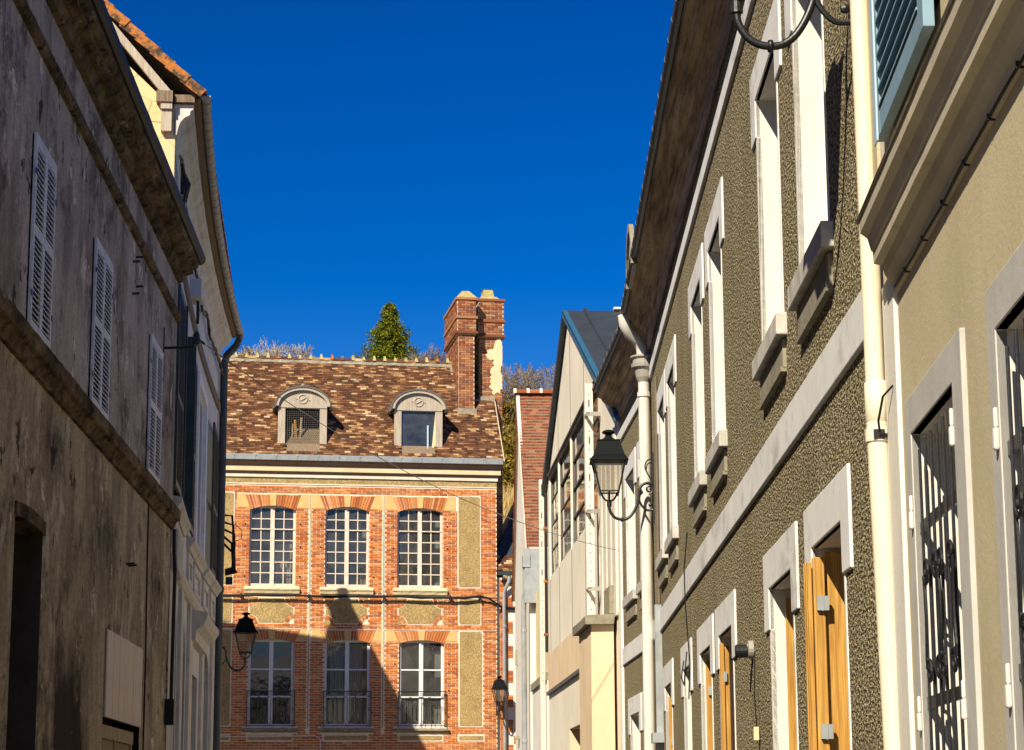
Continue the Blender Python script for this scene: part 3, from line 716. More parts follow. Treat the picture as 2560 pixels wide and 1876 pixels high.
# quarter-ring voussoirs in the panels below the upper windows
for (a, b) in WU:
    for (cx, sx) in ((a + .01, 1), (b - .01, -1)):
        for (cz, sz) in ((6.63, 1), (7.345, -1)):
            for i in range(6):
                t0, t1 = (i + .06) * pi / 12, (i + .94) * pi / 12; r0, r1 = .155, .25
                q = [(r0, t0), (r0, t1), (r1, t1), (r1, t0)]; P = [(cx + sx * r * cos(t), cz + sz * r * sin(t)) for r, t in q]
                vous.append([(P[0][0], -.018, P[0][1]), (P[1][0], -.018, P[1][1]), (P[1][0], .004, P[1][1]), (P[0][0], .004, P[0][1]),
                             (P[3][0], -.018, P[3][1]), (P[2][0], -.018, P[2][1]), (P[2][0], .004, P[2][1]), (P[3][0], .004, P[3][1])])
pieces(vous, 'arch_brick', 'brick', hc, 300)
pieces(br_l, 'brick', 'brick', hc, 300, key=lambda c: abs(c[0][0] - .6) + .8 * abs(c[0][2] - 8.6) + (20 if c[0][0] < -3.4 else 0), stuffname='brickwork')
# filler above the arches, keystones, skewback blocks, wall strips
for (wins, zs, zc, zt, sp) in ((WU, ZUS, ZUC, 10.1, .75), (WD, ZDS, ZDC, 6.47, .76)):
    for (a, b) in wins:
        c = (a + b) / 2; hw = (b - a) / 2
        pl = [(a, zs)] + [(a + 2 * hw * t / 12, zs + (zc - zs) * (1 - (2 * t / 12 - 1) ** 2)) for t in range(13)] + [(b, zc + .004), (a, zc + .004)]
        MB().prism(pl[1:], -.004, .1).build('arch_backing', 'mortar', hc)
        MB().prism([(c - .075, zc - .01), (c + .075, zc - .01), (c + .095, zt + .01), (c - .095, zt + .01)], -.045, .08).build('keystone', 'yellow_plaster', hc, bev=.006)
        for sgn in (-1, 1):
            pl = [(c + sgn * (hw + .005), zs + .06), (c + sgn * .965, zs + .06), (c + sgn * .965, zt + .02), (c + sgn * (sp + .01), zt + .02)]
            MB().prism(pl if sgn > 0 else pl[::-1], -.014, .004).build('skewback_block', 'yellow_plaster', hc)
for x in STRIPS:
    for (z0, z1) in ((7.62, 10.13), (6.5, 7.6), (3.9, 6.485)):
        MB().box(x - .03, x + .03, -.022, .004, z0, z1).build('wall_strip', 'white_border', hc)
        MB().box(x - .012, x + .012, -.026, -.02, z0 + .02, z1 - .02).build('wall_strip_core', 'ochre_stucco', hc)
# roughcast panels with pale borders
for (a, b, c, d) in panels + low_panels:
    MB().box(a - PB, b + PB, -.012, .004, c - PB, d + PB).build('panel_border', 'white_border', hc)
    k = .03; MB().prism([(a + k, c), (b - k, c), (b, c + k), (b, d - k), (b - k, d), (a + k, d), (a, d - k), (a, c + k)], -.022, -.010).build('stucco_panel', 'ochre_stucco', hc)
for (a, b) in WU:
    for (e, mat, y0) in ((0, 'white_border', -.010), (.03, 'ochre_stucco', -.016)):
        A, Bx, C0, D = a + .01 + e, b - .01 - e, 6.63 + e, 7.345 - e; r = .265 + e * .3; pl = []
        for (cx, cz, a0) in ((a + .01, 6.63, 90), (b - .01, 6.63, 180), (b - .01, 7.345, 270), (a + .01, 7.345, 0)):
            arc = [(cx + r * cos(radians(a0 - 90 * t / 6)), cz + r * sin(radians(a0 - 90 * t / 6))) for t in range(7)]
            arc = [(min(max(px, A), Bx), min(max(pz, C0), D)) for px, pz in arc]
            pl += arc
        MB().prism(pl, y0, .003).build('spandrel_panel' if e else 'spandrel_border', mat, hc)
    for (cx, sx) in ((a + .01, 1), (b - .01, -1)):
        for (cz, sz) in ((6.63, 1), (7.345, -1)):
            pl = [(cx, cz)] + [(cx + sx * .14 * cos(t * pi / 12), cz + sz * .14 * sin(t * pi / 12)) for t in range(7)]
            MB().prism(pl, -.016, .003).build('corner_quadrant', 'ochre_stucco' if sz < 0 or sx > 0 else 'white_border', hc)
# frieze, cornice, gutter
MB().box(CX0, CX1, -.012, .01, 10.39, 10.57).build('frieze', 'ochre_stucco', hc)
MB().run([(.0, 10.375), (-.02, 10.375), (-.02, 10.405), (.0, 10.405)], CX0, CX1 + .01, 30, .003, rb).build('frieze_border', 'white_border', hc)
MB().run([(.0, 10.56), (-.05, 10.565), (-.055, 10.64), (.0, 10.65)], CX0, CX1 + .03, 20, .002, rb).build('cornice', 'white_border', hc, label='white lower cornice fillet')
MB().run([(.0, 10.645), (-.05, 10.65), (-.09, 10.72), (.0, 10.725)], CX0, CX1 + .05, 1).build('cornice', 'cornice_shade', hc, label='cavetto of the cornice, its shade coloured in brown')
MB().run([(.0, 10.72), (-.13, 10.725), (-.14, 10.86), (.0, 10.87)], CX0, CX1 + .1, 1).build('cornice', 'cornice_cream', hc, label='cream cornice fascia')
MB().run([(.0, 10.865), (-.14, 10.87), (-.22, 10.96), (-.22, 11.0), (.0, 11.02)], CX0, CX1 + .12, 1).build('cornice', 'cornice_shade', hc, label='crown moulding below the gutter, its shadow coloured in brown')
x = CX0 - .1
while x < CX1 + .12:
    x1 = min(x + .56, CX1 + .14); MB().run([(-.2, 10.995), (-.3, 11.0), (-.315, 11.14), (-.30, 11.15), (-.19, 11.145)], x + .002, x1 - .002).build('gutter_section', 'zinc', hc)
    MB().box(x1 - .02, x1 + .02, -.322, -.29, 11.1, 11.156).build('gutter_joint', 'zinc', hc); x = x1 + .001
    if x1 >= CX1 + .139: break
# string course, sills
for (a, b) in WU:
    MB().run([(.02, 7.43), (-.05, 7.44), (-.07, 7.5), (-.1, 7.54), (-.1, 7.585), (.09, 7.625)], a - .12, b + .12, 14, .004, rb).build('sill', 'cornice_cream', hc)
for (a, b) in WD:
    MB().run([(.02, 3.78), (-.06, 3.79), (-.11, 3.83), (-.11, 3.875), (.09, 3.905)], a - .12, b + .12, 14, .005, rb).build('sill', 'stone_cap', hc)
MB().run([(.01, 6.488), (-.022, 6.49), (-.022, 6.5), (.01, 6.5)], CX0, CX1, 1).build('string_line', 'white_border', hc)
MB().run([(.01, 7.385), (-.03, 7.388), (-.035, 7.41), (.01, 7.415)], CX0, CX1 + .01, 30, .003, rb).build('string_course', 'stone_cap', hc)
# windows
def casement_window(a, b, z0, z1, cols, rows, mat, yf=.08, bar=.026, st=.06, transom=None):
    f = MB(); c = (a + b) / 2; y1 = yf + .05
    f.box(a, a + st, yf, y1, z0, z1); f.box(b - st, b, yf, y1, z0, z1); f.box(a + st, b - st, yf + .001, y1, z0, z0 + st * 1.3); f.box(a + st, b - st, yf + .001, y1, z1 - st, z1)
    f.box(c - .055, c + .055, yf - .012, y1, z0 + .01, z1 - .01)
    lights = []
    for (p, q) in ((a + st, c - .055), (c + .055, b - st)):
        zz0, zz1 = z0 + st * 1.3, z1 - st
        for i in range(1, cols): xx = p + (q - p) * i / cols; f.box(xx - bar / 2, xx + bar / 2, yf + .012, y1 - .008, zz0, zz1)
        for j in range(1, rows): zc = zz0 + (zz1 - zz0) * j / rows; f.box(p, q, yf + .01, y1 - .01, zc - bar / 2, zc + bar / 2)
        for i in range(cols):
            for j in range(rows): lights.append((p + (q - p) * i / cols, p + (q - p) * (i + 1) / cols, zz0 + (zz1 - zz0) * j / rows, zz0 + (zz1 - zz0) * (j + 1) / rows))
    if transom: f.box(a, b, yf - .02, yf, z0 + (z1 - z0) * transom - .014, z0 + (z1 - z0) * transom + .014)
    wn = f.build('window', mat, hc)
    for (p, q, r, t) in lights:
        an = rb.uniform(-.004, .004); an2 = rb.uniform(-.004, .004); y = yf + .028
        MB().add([(p, y - an * .5, r), (q, y + an * .5, r), (q, y + an * .5 + an2, t), (p, y - an * .5 + an2, t)], [(0, 1, 2, 3)]).build('pane', 'glass', wn)
    MB().reveal(a, b, z0, z1, -.002, yf + .06).build('reveal', 'brick', hc)
for (a, b) in WU: casement_window(a, b, ZU0, ZUC, 2, 7, 'window_wood', transom=.71)
for (a, b) in WD: casement_window(a, b, ZD0, ZDC, 1, 3, 'window_paint', bar=.04, st=.07)
# curtains and things seen through the panes
def curtain(x0, x1, z0, z1, y=.32, mat='white_paint', parent=hc, name='curtain'):
    mb = MB(); n = 14
    for i in range(n + 1):
        xx = x0 + (x1 - x0) * i / n; yy = y + .03 * (i % 2); mb.v += [(xx, yy, z0), (xx, yy, z1)]
    mb.f += [(2 * i, 2 * i + 2, 2 * i + 3, 2 * i + 1) for i in range(n)]; return mb.build(name, mat, parent)
curtain(-.78, -.42, 3.95, 6.2); curtain(-.3, .1, 3.95, 6.15, .36); curtain(2.03, 2.2, 4.0, 6.0, .3); curtain(2.02, 2.19, 7.7, 9.6, .25, 'lime_white')
curtain(.02, .19, 7.7, 9.2, .27, 'lime_white'); curtain(-2.3, -1.85, 7.9, 8.8, .3, 'cornice_cream')
for i, (xx, w_, h_, m_) in enumerate(((-2.28, .05, .55, 'white_paint'), (-2.2, .06, .5, 'tile_red'), (-2.1, .05, .6, 'white_paint'), (-2.0, .07, .45, 'yellow_plaster'), (-1.92, .05, .5, 'white_paint'), (-.05, .1, .35, 'yellow_plaster'), (.08, .07, .3, 'grey_wood'))):
    MB().box(xx, xx + w_, .2, .3, 7.66, 7.66 + h_).build('book', m_, hc)
MB().box(CX0 + .2, CX1 - .2, 1.2, 1.25, 3.5, 10.5).build('inner_wall', 'dark_void', hc)
MB().box(CX0 + .2, CX1 - .2, .15, 6, 7.2, 7.3).build('floor', 'dark_void', hc); MB().box(CX0 + .2, CX1 - .2, .15, 6, 10.6, 10.7).build('floor', 'dark_void', hc)
# balcony railings
for (a, b) in WD:
    a, b = a - .03, b + .03; r = MB(); y = -.09
    r.box(a, b, y - .015, y + .015, 4.845, 4.87); r.box(a, b, y - .012, y + .012, 3.95, 3.97)
    r.box(a, a + .02, y - .012, y + .012, 3.92, 4.85); r.box(b - .02, b, y - .012, y + .012, 3.92, 4.85)
    r.box(a, a + .02, y, .02, 4.8, 4.82); r.box(b - .02, b, y, .02, 4.8, 4.82)
    rail = r.build('balcony_railing', 'iron_black', hc)
    n = 4; wv = (b - a - .24) / n; base = 4.02; topz = 4.66
    for i in range(n):
        x0 = a + .12 + i * wv; x1 = x0 + wv * .62; rr = (x1 - x0) / 2
        pts = [(x0, y, topz)] + [(x0, y, base + .1), *[(x0 + rr - rr * cos(pi * t / 6), y, base + .1 - rr * sin(pi * t / 6)) for t in range(1, 6)], (x1, y, base + .1), (x1, y, topz)]
        pts += [(x1 + (wv * .19) - (wv * .19) * cos(pi * t / 5), y, topz + wv * .19 * sin(pi * t / 5)) for t in range(1, 6)] if i < n - 1 else []
        MB().tube(pts, .009, 5).build('scroll_bar', 'iron_black', rail)
    for (xx, zz) in ((a + .05, 4.75), (b - .05, 4.75), ((a + b) / 2, 4.78), (a + .05, 4.05), (b - .05, 4.05), ((a + b) / 2, 4.0), (a + .05, 4.4), (b - .05, 4.4)):
        MB().tube([(xx + .035 * cos(t * pi / 5), y, zz + .035 * sin(t * pi / 5)) for t in range(11)], .007, 5).build('ring', 'iron_black', rail)
# shutter pins
for (a, b) in WU + WD:
    zz = (9.3, 8.7, 7.9) if (a, b) in WU else (5.6, 4.9, 4.2)
    for z in zz:
        for xx in (a - .12, b + .12): MB().box(xx - .012, xx + .012, -.04, 0, z - .012, z + .018).build('shutter_pin', 'iron_black', hc)
# roof
YE, ZE, YR, ZR = -.2, 11.12, 2.5, 14.34
RX0, RX1 = CX0 - .1, 3.86
MB().quad((RX0, YE, ZE - .02), (RX1, YE, ZE - .02), (RX1, YR, ZR - .02), (RX0, YR, ZR - .02)).quad((RX0, 5.2, ZE - .02), (RX1, 5.2, ZE - .02), (RX1, YR, ZR - .02), (RX0, YR, ZR - .02)).add([(CX0, 0, 11), (CX0, 5, 11), (CX0, YR, ZR - .1)], [(0, 1, 2)]).add([(CX1, 0, 11), (CX1, 5, 11), (CX1, YR, ZR - .1)], [(0, 1, 2)]).build('roof_deck', 'soffit_wood', hc)
def in_d(x, v):
    return any(abs(x - c) < .5 and .15 < v < 1.3 for c in (-1.62, 1.55)) or (2.8 < x < 3.25 and v > 2.2)
tl = roof_tiles(RX0, RX1, YE, ZE, YR, ZR, .165, .078, .013, .018, rb, in_d, .006)
pieces(tl, 'roof_tile', 'tile_multi', hc, 300, key=lambda c: abs(c[0][0] + .05) * .8 + abs(c[0][2] - 12.3), stuffname='roof_tiles')
# ridge: half-round tiles with mortar collars
prof = [(.12 * cos(pi * t / 7), .10 * sin(pi * t / 7)) for t in range(8)]
k = 0; x = RX0
while x < 2.75:
    MB().run([(YR + p, ZR - .03 + q) for p, q in prof], x, x + .30, 1).build('ridge_tile', 'tile_multi', hc)
    rc = MB().frustum(x + .3, YR, ZR + .0, .05, .13, ZR + .12 + rb.uniform(0, .05), .022, .03).build('ridge_mortar', 'lichen_mortar' if rb.random() < .8 else 'tile_orange', hc)
    x += .302
mt = MB().run([(YR - .16, ZR - .13), (YR - .1, ZR - .02), (YR - .05, ZR - .02), (YR - .1, ZR - .12)], RX0, 2.9, 90, .012, rb).build('ridge_bedding', 'stone_cap', hc)
# verge mortar at the right
MB().prism([(YE - .02, ZE), (YR, ZR + .04), (YR, ZR - .12), (YE, ZE - .1)], RX1 - .03, RX1 + .03, 'x').build('verge', 'mortar_chimney', hc)
# dormers
def dormer(cx, kind):
    y0 = .1; hw = .56; zs, zt, zc, zb = 11.32, 12.5, 12.98, 11.24
    arch = [(cx - .66 * cos(pi * t / 16), zt + .03 + .44 * sin(pi * t / 16)) for t in range(17)]
    frm = MB(); frm.box(cx - hw - .1, cx - .47, y0, y0 + .12, zs, zt); frm.box(cx + .47, cx + hw + .1, y0, y0 + .12, zs, zt)
    frm.box(cx - .47, cx + .47, y0 + .002, y0 + .1, zt - .02, zt + .03)
    frm.prism([(cx - .7, zt)] + [(cx - .66, zt + .0)] + arch[1:-1] + [(cx + .66, zt + .0), (cx + .7, zt)], y0 - .02, y0 + .1)
    d = frm.build('dormer', 'grey_wood', hc, label='wooden round-topped dormer with %s' % kind)
    MB().frustum(cx, y0 + .05, zb - .06, .68, .17, zs, .6, .09).build('sill', 'stone_cap', d)
    # arched zinc-edged hood running back into the roof
    o2 = [(cx - .74 * cos(pi * t / 16), zt + .04 + .52 * sin(pi * t / 16)) for t in range(17)]; i2 = [(cx - .66 * cos(pi * t / 16), zt + .035 + .445 * sin(pi * t / 16)) for t in range(17)]
    MB().prism(o2 + i2[::-1], y0 - .1, y0 + .06).build('arch_moulding', 'grey_wood', d)
    o3 = [(cx - .77 * cos(pi * t / 16), zt + .045 + .55 * sin(pi * t / 16)) for t in range(17)]
    MB().prism(o3 + [(p, q - .012) for p, q in o2[::-1]], y0 - .12, 1.75).build('barrel_roof', 'lead_dark', d)
    MB().prism(o2[:], y0 + .1, 1.6).build('barrel_core', 'soffit_wood', d)
    for sgn in (-1, 1):   # tile-hung cheeks
        xo = cx + sgn * .6; tt = []
        for i in range(14):
            z = 11.35 + i * .085; yb_ = YE + (z - ZE) / (ZR - ZE) * (YR - YE)
            yy = y0 + .1
            while yy < yb_ + .05:
                tt.append(box8(min(xo, xo + sgn * .02), max(xo, xo + sgn * .02), yy, yy + .13, z, z + .1)); yy += .135
        pieces(tt, 'cheek_tile', 'tile_red', d, 60)
        MB().box(min(xo - sgn * .06, xo), max(xo - sgn * .06, xo), y0 + .1, 1.2, 11.3, 12.56).build('cheek', 'tile_red', d)
        MB().tube([(cx + sgn * .72, y0 - .1, zt + .05), (cx + sgn * .8, y0 - .05, zt - .03), (cx + sgn * .74, y0 + .5, zt - .02)], .035, 6).build('eave_end', 'lead_dark', d)
    # carved wreath
    MB().tube([(cx + .12 * cos(t * pi / 10), y0 - .025, zt + .24 + .12 * sin(t * pi / 10)) for t in range(21)], .018, 6).build('carved_wreath', 'grey_wood', d)
    MB().tube([(cx - .2, y0 - .022, zt + .26), (cx - .05, y0 - .03, zt + .2), (cx + .08, y0 - .03, zt + .28), (cx + .2, y0 - .022, zt + .2)], .016, 6).build('carved_bow', 'grey_wood', d)
    MB().lathe([(.05, zc + .1), (.07, zc + .13), (.02, zc + .19), (0, zc + .2)], cx, y0 - .02, 10).build('finial', 'stone_cap', d)
    MB().box(cx - .5, cx + .5, y0 + .5, y0 + .52, 11.3, 12.55).build('interior', 'dark_void', d)
    if kind.startswith('wire'):
        g = MB()
        for i in range(17): xx = cx - .46 + i * .0575; g.box(xx - .003, xx + .003, y0 + .05, y0 + .056, 11.45, zt)
        for i in range(18): zz = 11.47 + i * .059; g.box(cx - .47, cx + .47, y0 + .057, y0 + .062, zz - .003, zz + .003)
        g.build('wire_mesh', 'lead_dark', d)
        MB().box(cx - .47, cx + .47, y0 + .03, y0 + .1, 11.33, 11.46).build('bottom_rail', 'grey_wood', d)
        for (xx, w_, h_, an) in ((-.31, .035, .78, .05), (-.18, .06, .9, -.04), (-.1, .05, .98, .06)):
            MB().add([(cx + xx, y0 + .2, 11.4), (cx + xx + w_, y0 + .2, 11.4), (cx + xx + w_ + an, y0 + .2, 11.4 + h_ * .9), (cx + xx + an, y0 + .2, 11.4 + h_ * .9), (cx + xx, y0 + .24, 11.4), (cx + xx + w_, y0 + .24, 11.4), (cx + xx + w_ + an, y0 + .24, 11.4 + h_ * .9), (cx + xx + an, y0 + .24, 11.4 + h_ * .9)], [(0, 1, 2, 3), (4, 7, 6, 5), (0, 4, 5, 1), (1, 5, 6, 2), (2, 6, 7, 3), (3, 7, 4, 0)]).build('plank', 'oak' if xx == -.18 else 'pale_wood', d)
    else:
        MB().box(cx - .47, cx + .47, y0 + .06, y0 + .068, 11.32, zt).build('pane', 'glass', d)
        MB().box(cx - .47, cx + .47, y0 + .1, y0 + .11, 11.32, zt).build('blind', 'slate_roof', d)
        MB().box(cx + .24, cx + .28, y0 + .01, y0 + .05, 11.3, 12.1).build('window_stay', 'blue_shutter_pale', d)
        MB().prism([(cx + .36, 11.32), (cx + .47, 11.32), (cx + .47, 12.45)], y0 + .03, y0 + .06).build('curtain', 'cornice_cream', d)
dormer(-1.62, 'wire mesh and planks'); dormer(1.55, 'a dark glass pane')
# chimneys
def stack(x0, x1, y0, y1, z0, z1, bands, left=True, right=False, nm='chimney', wide=.045, zw=14.92):
    c = MB().box(x0, x1, y0, y1, z0, zw).box(x0 - wide, x1 + wide, y0 - wide, y1 + wide, zw + .001, z1).build(nm, 'mortar_chimney', hc)
    bl = []
    def face(z0, z1, e, proud=.012):
        for (a, b, cc, dd) in brick_rects(x0 - e, x1 + e, z0, z1, rng=rb):
            bl.append(box8(a, b, y0 - e - proud, y0 - e + .005, cc, dd))
        for (a, b, cc, dd) in brick_rects(y0 - e, y1 + e, z0, z1, rng=rb):
            if left: bl.append(box8(x0 - e - proud, x0 - e + .005, a, b, cc, dd))
            if right: bl.append(box8(x1 + e - .005, x1 + e + proud, a, b, cc, dd))
    face(z0, zw, 0); face(zw + .01, z1, wide)
    pieces(bl, 'brick', 'brick_chimney', c, 300, key=lambda q: (q[0][1] > y0 + .02, -q[0][2]), stuffname='brickwork')
    for z in bands: MB().box(x0 - wide - .04, x1 + wide + .04, y0 - wide - .04, y1 + wide + .04, z, z + .07).build('corbel_course', 'brick_chimney', c)
    return c
c1 = stack(2.80, 3.25, 1.1, 3.6, 12.2, 15.95, (14.93, 15.36, 15.9))
MB().add([(2.74, 1.03, 15.975), (3.31, 1.03, 15.975), (3.31, 3.65, 15.975), (2.74, 3.65, 15.975), (2.93, 1.25, 16.2), (3.12, 1.25, 16.2), (3.12, 3.4, 16.2), (2.93, 3.4, 16.2)], [(0, 3, 2, 1), (4, 5, 6, 7), (0, 1, 5, 4), (1, 2, 6, 5), (2, 3, 7, 6), (3, 0, 4, 7)]).build('mortar_cap', 'lichen_mortar', c1)
MB().frustum(3.03, 1.12, 12.5, .28, .12, 12.78, .27, .08).build('flashing', 'stone_cap', c1)
MB().prism([(1.02, 12.55), (2.5, 14.4), (2.6, 14.4), (1.3, 12.95)], 2.72, 2.79, 'x').build('flashing', 'stone_cap', c1)
c2 = stack(3.46, 4.10, 1.5, 2.7, 2.5, 16.02, (14.93, 15.36, 15.97), False, True)
MB().frustum(3.78, 2.15, 16.045, .36, .5, 16.2, .22, .3).frustum(3.78, 2.15, 16.201, .17, .25, 16.42, .13, .2).frustum(3.78, 2.15, 16.421, .13, .2, 16.44, .15, .22).build('mortar_cap', 'lichen_mortar', c2)
MB().frustum(3.66, 1.46, 12.85, .24, .08, 13.2, .22, .05).build('flashing', 'stone_cap', c2)
rp = random.Random(5)
def patch(x0, x1, z0, z1, yy):
    pl = []; n = 26
    for i in range(n):
        t = 2 * pi * i / n; pl.append(((x0 + x1) / 2 + (x1 - x0) / 2 * cos(t) * rp.uniform(.55, 1.05), (z0 + z1) / 2 + (z1 - z0) / 2 * sin(t) * rp.uniform(.7, 1.05)))
    pl = [(min(p, 4.11), q) for p, q in pl]
    MB().prism(pl, yy, 1.495).build('render_patch', 'cornice_cream', c2)
patch(3.82, 4.2, 13.9, 14.95, 1.482); patch(3.7, 4.16, 13.25, 13.9, 1.48); patch(3.88, 4.14, 14.4, 14.9, 1.479); patch(3.62, 4.0, 14.25, 14.6, 1.4815); patch(3.75, 4.12, 13.6, 14.2, 1.4795)
# black cable bundle along the facade
cb = root('facade_cable', WC, 'thick black cable bundle running along the brick facade below the upper sills', 'cable')
pts = [(x, -.14, 7.375 + .012 * sin(x * 2.2)) for x in [-4.4 + i * .4 for i in range(19)]] + [(3.2, -.14, 7.42), (3.45, -.12, 7.36), (3.65, -.08, 7.24), (3.8, .05, 7.17), (4.0, .08, 7.13), (4.6, .08, 7.1), (6, .08, 7.08)]
MB().tube(pts, .028, 7).build('cable', 'cable_black', cb)
MB().tube([(x, y - .01, z - .03 - .012 * sin(x * 5)) for x, y, z in pts], .014, 6).build('cable', 'cable_black', cb)
for x in (-3.2, -1.4, .6, 2.4, 3.2): MB().box(x - .02, x + .02, -.17, .0, 7.33, 7.42).build('clip', 'iron_black', cb)
MB().tube([(-4.4, -.03, 3.66), (-2.5, -.03, 3.67), (-1.2, -.03, 3.70), (-1.05, -.03, 3.6), (-1.0, -.03, 2.5)], .018, 6).build('cable', 'white_border', cb)

# ================================================================== cottage with brick quoins beside it
hq = root('quoined_cottage', WC, 'narrow cream cottage wall with toothed brick quoins right of the brick house', 'house')
QY = .14
MB().box(3.71, 7.5, QY, 6, 0, 7.95).build('walls', 'lime_white', hq)
qb = []
for i in range(112):
    z = i * .066 + .5; wd = .36 if (i // 5) % 2 == 0 else .2
    for a, b in ([(0, .2), (.21, wd)] if wd > .3 else [(0, .2)]):
        qb.append(box8(3.79 + a + .006, 3.79 + b - .006, QY - .014, QY + .004, z + .006, z + .06))
pieces(qb, 'quoin_brick', 'brick', hq, 300, key=lambda c: -c[0][2])
MB().box(3.72, 3.785, QY - .01, QY + .01, 0, 7.9).build('edge_plaster', 'white_border', hq)
bb = []
for z in (7.06, 7.13, 3.5, 3.57):
    for i in range(12): bb.append(box8(4.16 + i * .225, 4.37 + i * .225, QY - .02, QY + .004, z, z + .055))
pieces(bb, 'band_brick', 'brick', hq, 300)
MB().add([(3.72, QY + .3, 8.55), (7.6, QY + .3, 8.55), (7.6, 2.6, 11.4), (5.1, 2.6, 11.4), (3.72, 4.6, 8.2)], [(0, 1, 2, 3), (0, 3, 4)]).build('roof', 'slate_roof', hq)
pieces(roof_tiles(3.72, 5.0, QY - .18, 8.12, QY + .3, 8.58, .16, .09, .014, .02, rb), 'roof_tile', 'tile_multi', hq, 300)
MB().run([(QY - .18, 8.0), (QY - .28, 8.0), (QY - .29, 8.11), (QY - .18, 8.12)], 3.72, 5.2).build('gutter', 'zinc_dark', hq)
dq = root('downpipe', WC, 'zinc downpipe running down the quoined cottage between its brick teeth', 'downpipe', at=(3.9, QY - .09, 0))
MB().tube([(.12, -.12, 8.02), (.12, -.12, 7.85), (.06, -.06, 7.7), (0, 0, 7.55), (0, 0, 0)], .05, 10).build('pipe', 'zinc', dq, smooth=True)
for z in (4.9, 6.6): MB().lathe([(.052, z), (.062, z), (.062, z + .06), (.052, z + .06)], 0, 0, 12).build('collar', 'zinc', dq)

# ================================================================== white gabled house with red tile roof
hw_ = root('white_house', WW, 'narrow white house with steep red tiled roof beyond the workshop', 'house')
SN, SF, SA = -4.3, -9.5, -7.5; ZN, ZF, ZA = 7.2, 6.7, 11.15
MB().add([(SF, 0, 0), (SN, 0, 0), (SN, 0, ZN), (SA, 0, ZA - .08), (SF, 0, ZF)], [tuple(range(5))]).build('gable_wall', 'lime_white', hw_)
MB().quad((SN, 0, 0), (SN, 8, 0), (SN, 8, ZN), (SN, 0, ZN)).quad((SF, 0, 0), (SF, 8, 0), (SF, 8, ZF), (SF, 0, ZF)).add([(SF, 8, 0), (SN, 8, 0), (SN, 8, ZN), (SA, 8, ZA - .08), (SF, 8, ZF)], [tuple(range(5))]).build('rear_walls', 'lime_white', hw_)
# roof slopes: eave runs along local y; build tiles in a turned frame then map
def turn(c): return [(q[1], q[0], q[2]) for q in c]
tl = [turn(c) for c in roof_tiles(-.06, 5.0, SN + .15, ZN - .2, SA, ZA, .135, .1, .016, .026, rb)]
pieces(tl, 'roof_tile', 'tile_red', hw_, 300, key=lambda c: c[0][1], stuffname='roof_tiles')
MB().quad((SN + .15, -.04, ZN - .22), (SN + .15, 8, ZN - .22), (SA, 8, ZA - .02), (SA, -.04, ZA - .02)).quad((SF - .1, -.04, ZF - .15), (SF - .1, 8, ZF - .15), (SA, 8, ZA - .02), (SA, -.04, ZA - .02)).build('roof_deck', 'soffit_wood', hw_)
pieces([turn(c) for c in roof_tiles(-.08, .25, SF - .12, ZF - .16, SA, ZA, .17, .125, .014, .02, rb)], 'roof_tile', 'tile_red', hw_, 300)
for i in range(16):
    y = -.1 + i * .3
    r = MB()
    pr = [(SA + .13 * cos(pi * t / 7), ZA - .03 + .11 * sin(pi * t / 7)) for t in range(8)]
    r.prism(pr, y, y + .298).build('ridge_tile', 'tile_red', hw_)
    MB().prism([(SA + .15 * cos(pi * t / 7), ZA - .03 + .13 * sin(pi * t / 7)) for t in range(8)], y - .03, y + .03).build('ridge_collar', 'white_border', hw_)
MB().prism([(SN + .16, ZN - .3), (SA + .05, ZA - .05), (SA, ZA - .2), (SN + .05, ZN - .42)], -.075, .0).build('verge_mortar', 'white_border', hw_)
MB().box(SN + .1, SN + .22, -.12, .55, ZN - 1.2, ZN - .05).build('flashing_plate', 'zinc', hw_)
MB().run([(-.16, ZN - .45), (.0, ZN - .45), (.0, ZN - .2), (-.16, ZN - .2)], SN + .02, SN + .24).build('gutter_box', 'zinc', hw_)
MB().box(SF + .8, SF + .9, -.05, 0, 5.0, 5.35).build('wall_bracket', 'stone_cap', hw_); MB().box(SF + 1.2, SF + 1.5, -.12, 0, 3.3, 3.38).build('wall_bracket', 'stone_cap', hw_)
MB().box(SN + .0, SN + 4.2, .12, 4, 0, 6.2).build('side_wing', 'cornice_cream', hw_)
MB().box(SN + .0, SN + 4.2, .04, .3, 0, 4.15).build('yard_wall', 'lime_white', hw_)
MB().box(SN + .1, SN + 4.2, .0, .34, 4.151, 4.3).build('coping', 'stone_cap', hw_)
dw = root('downpipe', WW, 'galvanised downpipe with swan-neck on the narrow white house', 'downpipe', at=(SN + .1, -.1, 0))
MB().tube([(.02, .0, 6.8), (.02, -.0, 6.3), (0, -.0, 6.2), (-.05, -.03, 6.05), (-.05, -.03, 0)], .055, 10).build('pipe', 'zinc', dw, smooth=True)
for z in (3.1, 5.4): MB().lathe([(.057, z), (.066, z), (.066, z + .06), (.057, z + .06)], -.05, -.03, 12).build('collar', 'zinc', dw)

